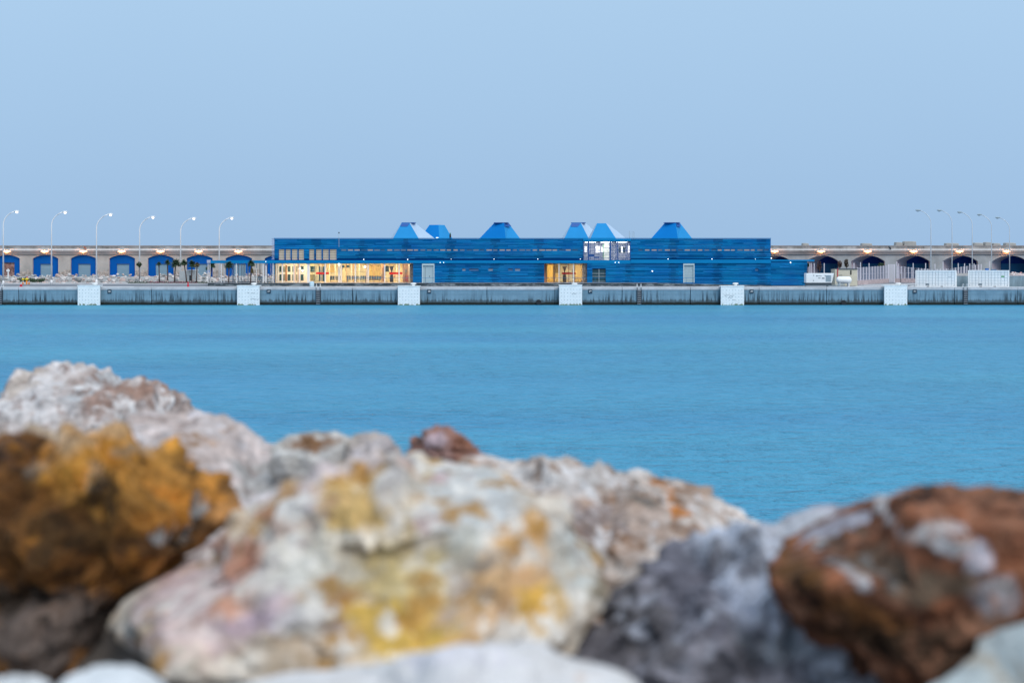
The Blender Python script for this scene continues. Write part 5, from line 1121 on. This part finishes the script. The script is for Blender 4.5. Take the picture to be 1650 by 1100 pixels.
def rock(label, outline, Y, depth, shear, seed, stops, patches, amp=.05, freq=1.3, pw=.75, sub=7, scale=3., fine=.35, bump=.6, crack=.5, grp=None, warp=.35, facet=1.0):
    cx = sum(p[0] for p in outline) / len(outline); cy = (min(p[1] for p in outline) + max(p[1] for p in outline)) / 2
    if seed == 3: cx, cy = 600, 910
    pol = sorted((math.atan2(-(p[1] - cy), p[0] - cx), math.hypot(p[0] - cx, p[1] - cy)) for p in outline)
    pol = [(a - 2 * math.pi, r) for a, r in pol] + pol + [(a + 2 * math.pi, r) for a, r in pol]
    def rad(th):
        for (a0, r0), (a1, r1) in zip(pol[:-1], pol[1:]):
            if a0 <= th <= a1:
                u = (th - a0) / max(1e-6, a1 - a0)
                # interpolate along the straight outline edge
                x0_, y0_, x1_, y1_ = r0 * math.cos(a0), r0 * math.sin(a0), r1 * math.cos(a1), r1 * math.sin(a1)
                dx, dy = x1_ - x0_, y1_ - y0_; c, s = math.cos(th), math.sin(th); den = c * dy - s * dx
                return (x0_ * dy - y0_ * dx) / den if abs(den) > 1e-6 else r0
        return pol[0][1]
    N = 720; tab = [rad(-math.pi + 2 * math.pi * k / N) for k in range(N)]
    tab = [sum(tab[(k + j) % N] for j in range(-5, 6)) / 11 for k in range(N)] if seed < 14 else tab
    org = Vector((X(cx, Y), Y, Z(cy, Y))); k_ = Y / F; size = max(tab) * k_
    bm = bmesh.new(); bmesh.ops.create_icosphere(bm, subdivisions=sub, radius=1)
    off = Vector((seed * 13.7, seed * 5.1, seed * 9.3))
    rp_ = random.Random(seed * 17 + 5); planes = []
    for k in range(22):
        nv = Vector((rp_.gauss(0, 1), rp_.gauss(0, 1), rp_.gauss(0, 1))).normalized(); planes.append((nv, rp_.uniform(.66, .93)))
    for v in bm.verts:
        d = v.co.normalized(); th = math.atan2(d.z, d.x); s = math.hypot(d.x, d.z)
        f = (th + math.pi) / (2 * math.pi) * N; i0 = int(f) % N; r = tab[i0] * (1 - (f - int(f))) + tab[(i0 + 1) % N] * (f - int(f))
        sp = s ** pw if s > 1e-6 else 0
        P = Vector((math.cos(th) * r * sp * k_, d.y * depth, math.sin(th) * r * sp * k_))
        cut = 1.0
        for nv, hk in planes:
            dn = d.dot(nv)
            if dn > hk: cut = min(cut, hk / dn)
        cut = 1 - (1 - cut) * facet
        P *= cut
        P.y += shear * P.z
        q = P * freq + off
        # blocky facets: nearest-cell plane offsets, then ridged crags and finer grit
        dist, pts = noise.voronoi(q * 1.7, distance_metric='DISTANCE')
        cell = noise.cell(pts[0] * 7.3) if pts else 0
        edge = min(1, (dist[1] - dist[0]) * 3.0)
        c_ = pts[0]; rv = noise.cell_vector(c_ * 7.3) - Vector((.5, .5, .5))
        h = .7 * noise.fractal(q * 1.2, .8, 2.1, 4) + 1.3 * (q * 1.7 - c_).dot(rv) + .4 * (cell - .5) * edge - crack * (1 - edge) ** 2 * .7
        h2 = noise.fractal(q * 4.3, .75, 2.2, 5) + .5 * (abs(noise.noise(q * 9.0)) - .25); h3 = abs(noise.noise(q * 2.7)) * 1.5 - .4
        nrm = Vector((P.x / max(.1, size), (d.y) * .9, P.z / max(.1, size)));
        nrm = nrm.normalized() if nrm.length > 1e-5 else d
        P += nrm * (amp * h + amp * .75 * h2 - amp * .6 * h3)
        v.co = P
    NB = 48
    tgt = [tab[int((k + .5) / NB * N) % N] for k in range(NB)]
    for it in range(3):
        mxr = [0.0] * NB; info = []
        for v in bm.verts:
            W_ = org + v.co; dx = 825 + W_.x / W_.y * F - cx; dy = -(HY - (W_.z - CZ) / W_.y * F - cy); th = (math.atan2(dy, dx) + math.pi) / (2 * math.pi) * NB
            b_ = int(th) % NB; rr_ = math.hypot(dx, dy); mxr[b_] = max(mxr[b_], rr_); info.append(th)
        rt = [tgt[k] / max(1, mxr[k]) for k in range(NB)]
        rt = [sum(rt[(k + j) % NB] for j in (-1, 0, 1)) / 3 for k in range(NB)]
        for v, th in zip(bm.verts, info):
            f = th - .5; i0 = int(math.floor(f)) % NB; u = f - math.floor(f); sc_r = rt[i0] * (1 - u) + rt[(i0 + 1) % NB] * u
            v.co.x *= sc_r; v.co.z *= sc_r
    from mathutils.bvhtree import BVHTree
    bvh = BVHTree.FromBMesh(bm)
    fixed = []
    for (px_, py_, rx, ry, c, st) in patches:
        d_ = Vector(((px_ - 825) / F, 1, -(py_ - HY) / F)).normalized(); hit = bvh.ray_cast(Vector((0, 0, CZ)) - org, d_)[0]
        if hit is not None: fixed.append((hit, (hit.y + Y) / F * rx, (hit.y + Y) / F * ry, c, st))
    patches = fixed
    me = bpy.data.meshes.new('boulder'); bm.to_mesh(me); bm.free()
    for p_ in me.polygons: p_.use_smooth = True
    ob = bpy.data.objects.new('boulder', me); COL.objects.link(ob); ob.location = org
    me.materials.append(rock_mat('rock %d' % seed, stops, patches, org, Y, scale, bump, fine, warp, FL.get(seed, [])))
    return tag(ob, label, 'boulder', grp or 'boulders in front of the camera')
WHT = (.60, .60, .60); PNK = (.52, .42, .40); LIL = (.52, .47, .55); ORG = (.60, .28, .05); BRN = (.20, .11, .06); DBR = (.05, .028, .014); GRY = (.30, .32, .33)
# far pale boulder, upper left
rock('whitish boulder with a brown band, farthest at the upper left', [(-60, 700), (-8, 645), (10, 605), (45, 590), (100, 577), (150, 582), (200, 604), (240, 606), (290, 625), (325, 655), (345, 720), (300, 900), (0, 900)], 7.2, .75, .25, 1,
     [(.30, (.30, .21, .18)), (.68, (.76, .74, .75)), (.42, (.50, .43, .40)), (.52, (.66, .62, .61))], [(180, 635, 95, 16, (.33, .20, .15), .85), (60, 650, 70, 22, (.66, .64, .64), .8), (40, 615, 30, 20, (.45, .36, .28), .6), (270, 650, 60, 20, (.45, .34, .30), .6), (140, 625, 22, 16, (.55, .58, .60), .8)], amp=.05, freq=1.8, fine=.3, scale=3.5, warp=.25)
rock('pale mauve grey boulder sloping down behind the orange one', [(180, 665), (300, 655), (370, 664), (410, 692), (440, 716), (500, 735), (560, 760), (620, 830), (560, 960), (250, 960), (150, 800)], 5.2, .7, .5, 2,
     [(.25, (.42, .32, .27)), (.75, (.72, .65, .64)), (.45, (.58, .49, .46)), (.6, (.64, .58, .57))], [(420, 700, 25, 10, (.30, .18, .10), .7), (305, 715, 28, 10, (.38, .22, .12), .8), (430, 770, 50, 25, (.44, .46, .45), .6)], amp=.04, freq=1.8, warp=.25)
rock('small pale boulder with a rusty brown hollow on top', [(440, 712), (465, 700), (500, 694), (545, 694), (570, 706), (585, 740), (560, 800), (470, 800), (430, 760)], 5.0, .2, .3, 14,
     [(.3, (.45, .42, .38)), (.7, (.62, .61, .60)), (.5, (.55, .53, .50))], [(500, 712, 42, 11, (.22, .10, .035), .95)], amp=.015, freq=3, sub=6, warp=.08)
rock('small pale pinkish stone left of the reddish peaked one', [(555, 712), (575, 697), (605, 694), (628, 702), (648, 725), (650, 790), (560, 790)], 4.9, .16, .2, 15,
     [(.3, (.42, .36, .26)), (.7, (.60, .55, .56)), (.5, (.54, .47, .45))], [], amp=.015, freq=3, sub=6)
rock('small reddish peaked stone on the skyline of boulders', [(655, 712), (672, 697), (700, 684), (720, 684), (745, 698), (770, 720), (792, 738), (790, 790), (660, 790)], 5.0, .18, .2, 16,
     [(.3, (.24, .10, .07)), (.7, (.55, .40, .40)), (.5, (.36, .20, .16))], [(700, 712, 22, 12, (.55, .46, .52), .7), (745, 715, 22, 26, (.28, .12, .07), .8), (668, 712, 10, 9, (.06, .05, .05), .7)], amp=.03, freq=4, sub=6, warp=.08, crack=.9, pw=.9)
rock('broad pale grey boulder mottled brown, right of centre behind', [(700, 745), (760, 729), (850, 726), (920, 733), (985, 748), (1065, 762), (1130, 778), (1175, 800), (1215, 828), (1250, 862), (1240, 1010), (1000, 1060), (760, 1000), (690, 860)], 4.5, .6, .35, 4,
     [(.32, (.20, .13, .09)), (.66, (.74, .68, .64)), (.42, (.46, .32, .24)), (.52, (.62, .55, .50))], [(1075, 792, 11, 10, (.60, .22, .04), .95), (1000, 850, 120, 40, (.36, .22, .15), .55), (930, 770, 110, 20, (.60, .60, .60), .6), (1040, 810, 24, 8, (.14, .15, .14), .8), (960, 835, 40, 20, (.24, .22, .24), .6)], amp=.035, freq=2.2, scale=5, warp=.16)
# orange boulder; its dark lower patches also paint the shade of the overhang
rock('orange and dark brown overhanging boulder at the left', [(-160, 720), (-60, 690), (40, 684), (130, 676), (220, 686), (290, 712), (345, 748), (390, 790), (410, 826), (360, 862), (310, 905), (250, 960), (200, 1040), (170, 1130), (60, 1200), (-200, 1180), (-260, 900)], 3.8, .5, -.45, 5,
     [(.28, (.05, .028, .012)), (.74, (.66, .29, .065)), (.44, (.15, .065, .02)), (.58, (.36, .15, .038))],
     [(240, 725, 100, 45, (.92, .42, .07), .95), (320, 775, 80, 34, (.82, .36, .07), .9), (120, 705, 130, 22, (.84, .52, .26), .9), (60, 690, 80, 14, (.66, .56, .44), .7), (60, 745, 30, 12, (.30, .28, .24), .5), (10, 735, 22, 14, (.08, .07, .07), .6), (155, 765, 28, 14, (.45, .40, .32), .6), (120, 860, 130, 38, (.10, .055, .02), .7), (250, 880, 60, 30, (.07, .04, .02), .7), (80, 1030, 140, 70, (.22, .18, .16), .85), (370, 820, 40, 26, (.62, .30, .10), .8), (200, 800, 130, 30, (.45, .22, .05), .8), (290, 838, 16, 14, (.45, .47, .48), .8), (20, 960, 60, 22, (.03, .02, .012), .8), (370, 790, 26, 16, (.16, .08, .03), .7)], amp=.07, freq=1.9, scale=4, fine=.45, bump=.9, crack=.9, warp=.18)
# central boulder
rock('large white, yellow and lilac boulder in the centre front', [(150, 992), (180, 950), (240, 925), (290, 900), (325, 858), (365, 835), (420, 800), (470, 768), (530, 738), (600, 724), (650, 722), (700, 735), (770, 742), (840, 765), (900, 800), (940, 845), (985, 900), (985, 960), (960, 1020), (900, 1080), (760, 1130), (480, 1140), (290, 1110), (225, 1085), (195, 1040)], 3.35, .55, .55, 3,
     [(.30, (.42, .27, .14)), (.66, (.88, .82, .74)), (.42, (.64, .50, .36)), (.52, (.78, .69, .58))],
     [(330, 920, 130, 60, (.80, .54, .48), .8), (450, 930, 50, 60, (.72, .56, .70), .6), (500, 860, 90, 70, (.84, .77, .64), .8), (620, 900, 80, 50, (.80, .60, .34), .7), (270, 930, 60, 20, (.80, .60, .54), .7), (600, 860, 60, 30, (.86, .78, .66), .7), (350, 900, 150, 60, (.62, .52, .58), .4), (560, 760, 100, 35, (.66, .60, .68), .6), (370, 900, 70, 34, (.66, .32, .20), .85), (440, 840, 56, 20, (.66, .26, .14), .85), (410, 1000, 80, 20, (.66, .50, .62), .5), (300, 1010, 60, 24, (.84, .74, .68), .7), (470, 800, 70, 14, (.74, .62, .70), .6), (230, 990, 50, 22, (.58, .48, .48), .7), (215, 1040, 30, 50, (.36, .40, .42), .75), (570, 805, 70, 30, (.68, .44, .14), .9), (640, 760, 28, 40, (.36, .34, .32), .7), (690, 775, 16, 34, (.50, .36, .16), .7), (760, 800, 90, 50, (.62, .66, .68), .75), (690, 840, 22, 20, (.55, .30, .32), .6), (640, 950, 130, 70, (.62, .48, .20), .75), (520, 930, 60, 40, (.74, .72, .66), .7), (560, 1010, 60, 40, (.30, .18, .18), .75), (660, 1020, 130, 36, (.72, .46, .09), .9), (850, 860, 42, 36, (.56, .29, .07), .95), (830, 950, 100, 55, (.72, .42, .18), .85), (880, 980, 50, 32, (.76, .44, .08), .9), (770, 990, 60, 40, (.74, .46, .24), .8), (760, 890, 30, 40, (.46, .48, .44), .7), (930, 900, 50, 50, (.50, .54, .52), .75), (960, 925, 26, 26, (.20, .13, .05), .7), (450, 880, 60, 60, (.66, .64, .58), .6), (480, 1000, 40, 40, (.74, .74, .72), .7), (740, 960, 30, 26, (.50, .46, .44), .6), (250, 1060, 40, 20, (.10, .09, .08), .6)], amp=.05, freq=1.9, scale=3.2, fine=.3, bump=.7, crack=.5, warp=.14)
# grey boulder
rock('dark blue grey boulder with a whitish ridge, right of centre front', [(905, 1050), (945, 990), (985, 945), (1030, 905), (1075, 872), (1130, 850), (1190, 838), (1260, 832), (1320, 812), (1400, 800), (1460, 860), (1480, 1000), (1500, 1110), (1380, 1200), (1150, 1230), (950, 1190)], 3.2, .42, .5, 6,
     [(.28, (.14, .135, .155)), (.75, (.56, .56, .63)), (.43, (.28, .27, .31)), (.57, (.41, .41, .47))],
     [(1195, 885, 75, 48, (.58, .63, .72), .95), (1215, 960, 45, 80, (.50, .54, .64), .75), (1300, 840, 70, 22, (.50, .52, .56), .8), (1120, 950, 60, 50, (.10, .10, .13), .75), (1020, 1010, 60, 40, (.11, .10, .10), .7), (1350, 1060, 90, 36, (.46, .50, .58), .75), (1250, 1050, 60, 30, (.26, .29, .32), .6)], amp=.055, freq=2.2, scale=4.5, fine=.35, crack=.7, warp=.14)
# brown boulder right; dark patches along its bottom also paint shade
rock('reddish brown boulder with white patches at the right edge', [(1232, 885), (1262, 862), (1300, 842), (1345, 822), (1385, 806), (1440, 786), (1510, 776), (1580, 780), (1660, 776), (1780, 785), (1860, 860), (1860, 1000), (1700, 1050), (1640, 1110), (1540, 1140), (1440, 1118), (1350, 1072), (1285, 1028), (1245, 975), (1228, 925)], 2.95, .42, -.1, 7,
     [(.30, (.03, .016, .010)), (.70, (.50, .21, .12)), (.43, (.15, .058, .032)), (.56, (.31, .12, .06))],
     [(1520, 870, 48, 13, (.62, .60, .60), .9), (1570, 895, 28, 26, (.58, .58, .66), .85), (1600, 955, 50, 36, (.46, .48, .54), .8), (1345, 905, 18, 8, (.60, .60, .62), .8), (1395, 900, 12, 9, (.46, .50, .54), .8), (1390, 1000, 60, 50, (.30, .12, .035), .8), (1270, 905, 30, 30, (.12, .06, .015), .7), (1510, 940, 110, 30, (.17, .13, .09), .75), (1480, 1050, 120, 36, (.06, .04, .025), .8), (1600, 800, 90, 18, (.36, .17, .10), .6), (1400, 800, 40, 10, (.40, .30, .25), .3), (1590, 1020, 60, 30, (.12, .08, .05), .7)], amp=.034, freq=2.7, scale=6, fine=.5, crack=.8, warp=.08, facet=.8)
# bottom row
rock('smooth white boulder along the bottom of the view', [(290, 1106), (380, 1086), (480, 1075), (600, 1066), (700, 1043), (780, 1028), (860, 1028), (930, 1048), (1000, 1078), (1080, 1110), (1120, 1240), (700, 1320), (280, 1260)], 2.4, .28, .6, 8,
     [(.3, (.56, .54, .52)), (.7, (.76, .75, .75)), (.5, (.66, .65, .65))], [(700, 1075, 110, 20, (.62, .60, .66), .6), (960, 1080, 40, 10, (.55, .40, .30), .6)], amp=.02, freq=2, scale=3, fine=.12, bump=.3, crack=.2, sub=6)
rock('rounded white stone in the bottom left corner', [(85, 1110), (110, 1085), (160, 1070), (210, 1070), (250, 1085), (280, 1115), (270, 1200), (90, 1200)], 2.45, .14, .3, 9,
     [(.3, (.55, .58, .60)), (.7, (.74, .76, .78)), (.5, (.64, .67, .69))], [], amp=.006, freq=3, fine=.1, bump=.2, crack=.1, sub=6)
rock('small white stone at the far bottom left edge', [(-60, 1110), (-20, 1090), (40, 1084), (80, 1098), (95, 1150), (40, 1220), (-60, 1200)], 2.45, .12, .3, 10,
     [(.3, (.52, .54, .55)), (.7, (.68, .70, .72)), (.5, (.60, .62, .63))], [], amp=.008, freq=3, fine=.15, bump=.2, crack=.1, sub=6)
rock('pale greenish white boulder in the bottom right corner', [(1480, 1110), (1530, 1082), (1590, 1040), (1650, 1005), (1740, 975), (1830, 1040), (1860, 1200), (1500, 1260)], 2.35, .24, .4, 11,
     [(.3, (.42, .46, .46)), (.7, (.62, .68, .68)), (.5, (.54, .60, .60))], [(1620, 1090, 50, 12, (.45, .36, .26), .6)], amp=.02, freq=2.4, fine=.2, crack=.3, sub=6)
# slope of the near breakwater, below the boulders
mb = MB(); nx, ny = 260, 190; vs = []
for j in range(ny + 1):
    Yq = -6 + j * 26 / ny
    for i in range(nx + 1):
        xx = -18 + i * 36 / nx; zz = 6.72 if Yq < 4.2 else 6.72 - (Yq - 4.2) * .7
        zz += .28 * noise.fractal(Vector((xx * .9, Yq * .9, 2)), .8, 2, 4) - (.35 if Yq > 6 else .12) * 0
        if Yq < 2.2: zz -= (2.2 - Yq) * .25
        out_f = min(1, max(0, abs(xx) - .40 * max(Yq, 0) - .55) * 1.2) * min(1, max(0, (7.5 - Yq) / 2))
        ds, ps = noise.voronoi(Vector((xx * .75, Yq * .75, .4)), distance_metric='DISTANCE')
        rz_ = noise.cell(ps[0] * 5.1); cut_ = (noise.cell_vector(ps[0] * 3.3) - Vector((.5, .5, .5))); rel = Vector((xx * .75, Yq * .75, .4)) - ps[0]
        lump = min(.75, (ds[1] - ds[0]) * 1.5) * (.5 + .5 * rz_) + .5 * rel.dot(cut_)
        zz += (lump * (.25 + .75 * out_f)) * out_f + out_f * (.12 * noise.fractal(Vector((xx * 4, Yq * 4, 2)), .7, 2, 5))
        vs.append((xx, Yq, zz))
mb.add(vs, [(j * (nx + 1) + i, j * (nx + 1) + i + 1, (j + 1) * (nx + 1) + i + 1, (j + 1) * (nx + 1) + i) for j in range(ny) for i in range(nx)])
tag(mb.build('ground_slope', mat('breakwater rubble', (.10, .085, .075), .95, var=.5, vs=2.5, col2=(.40, .35, .31), bump=1, bs=6), smooth=True), kind='structure')
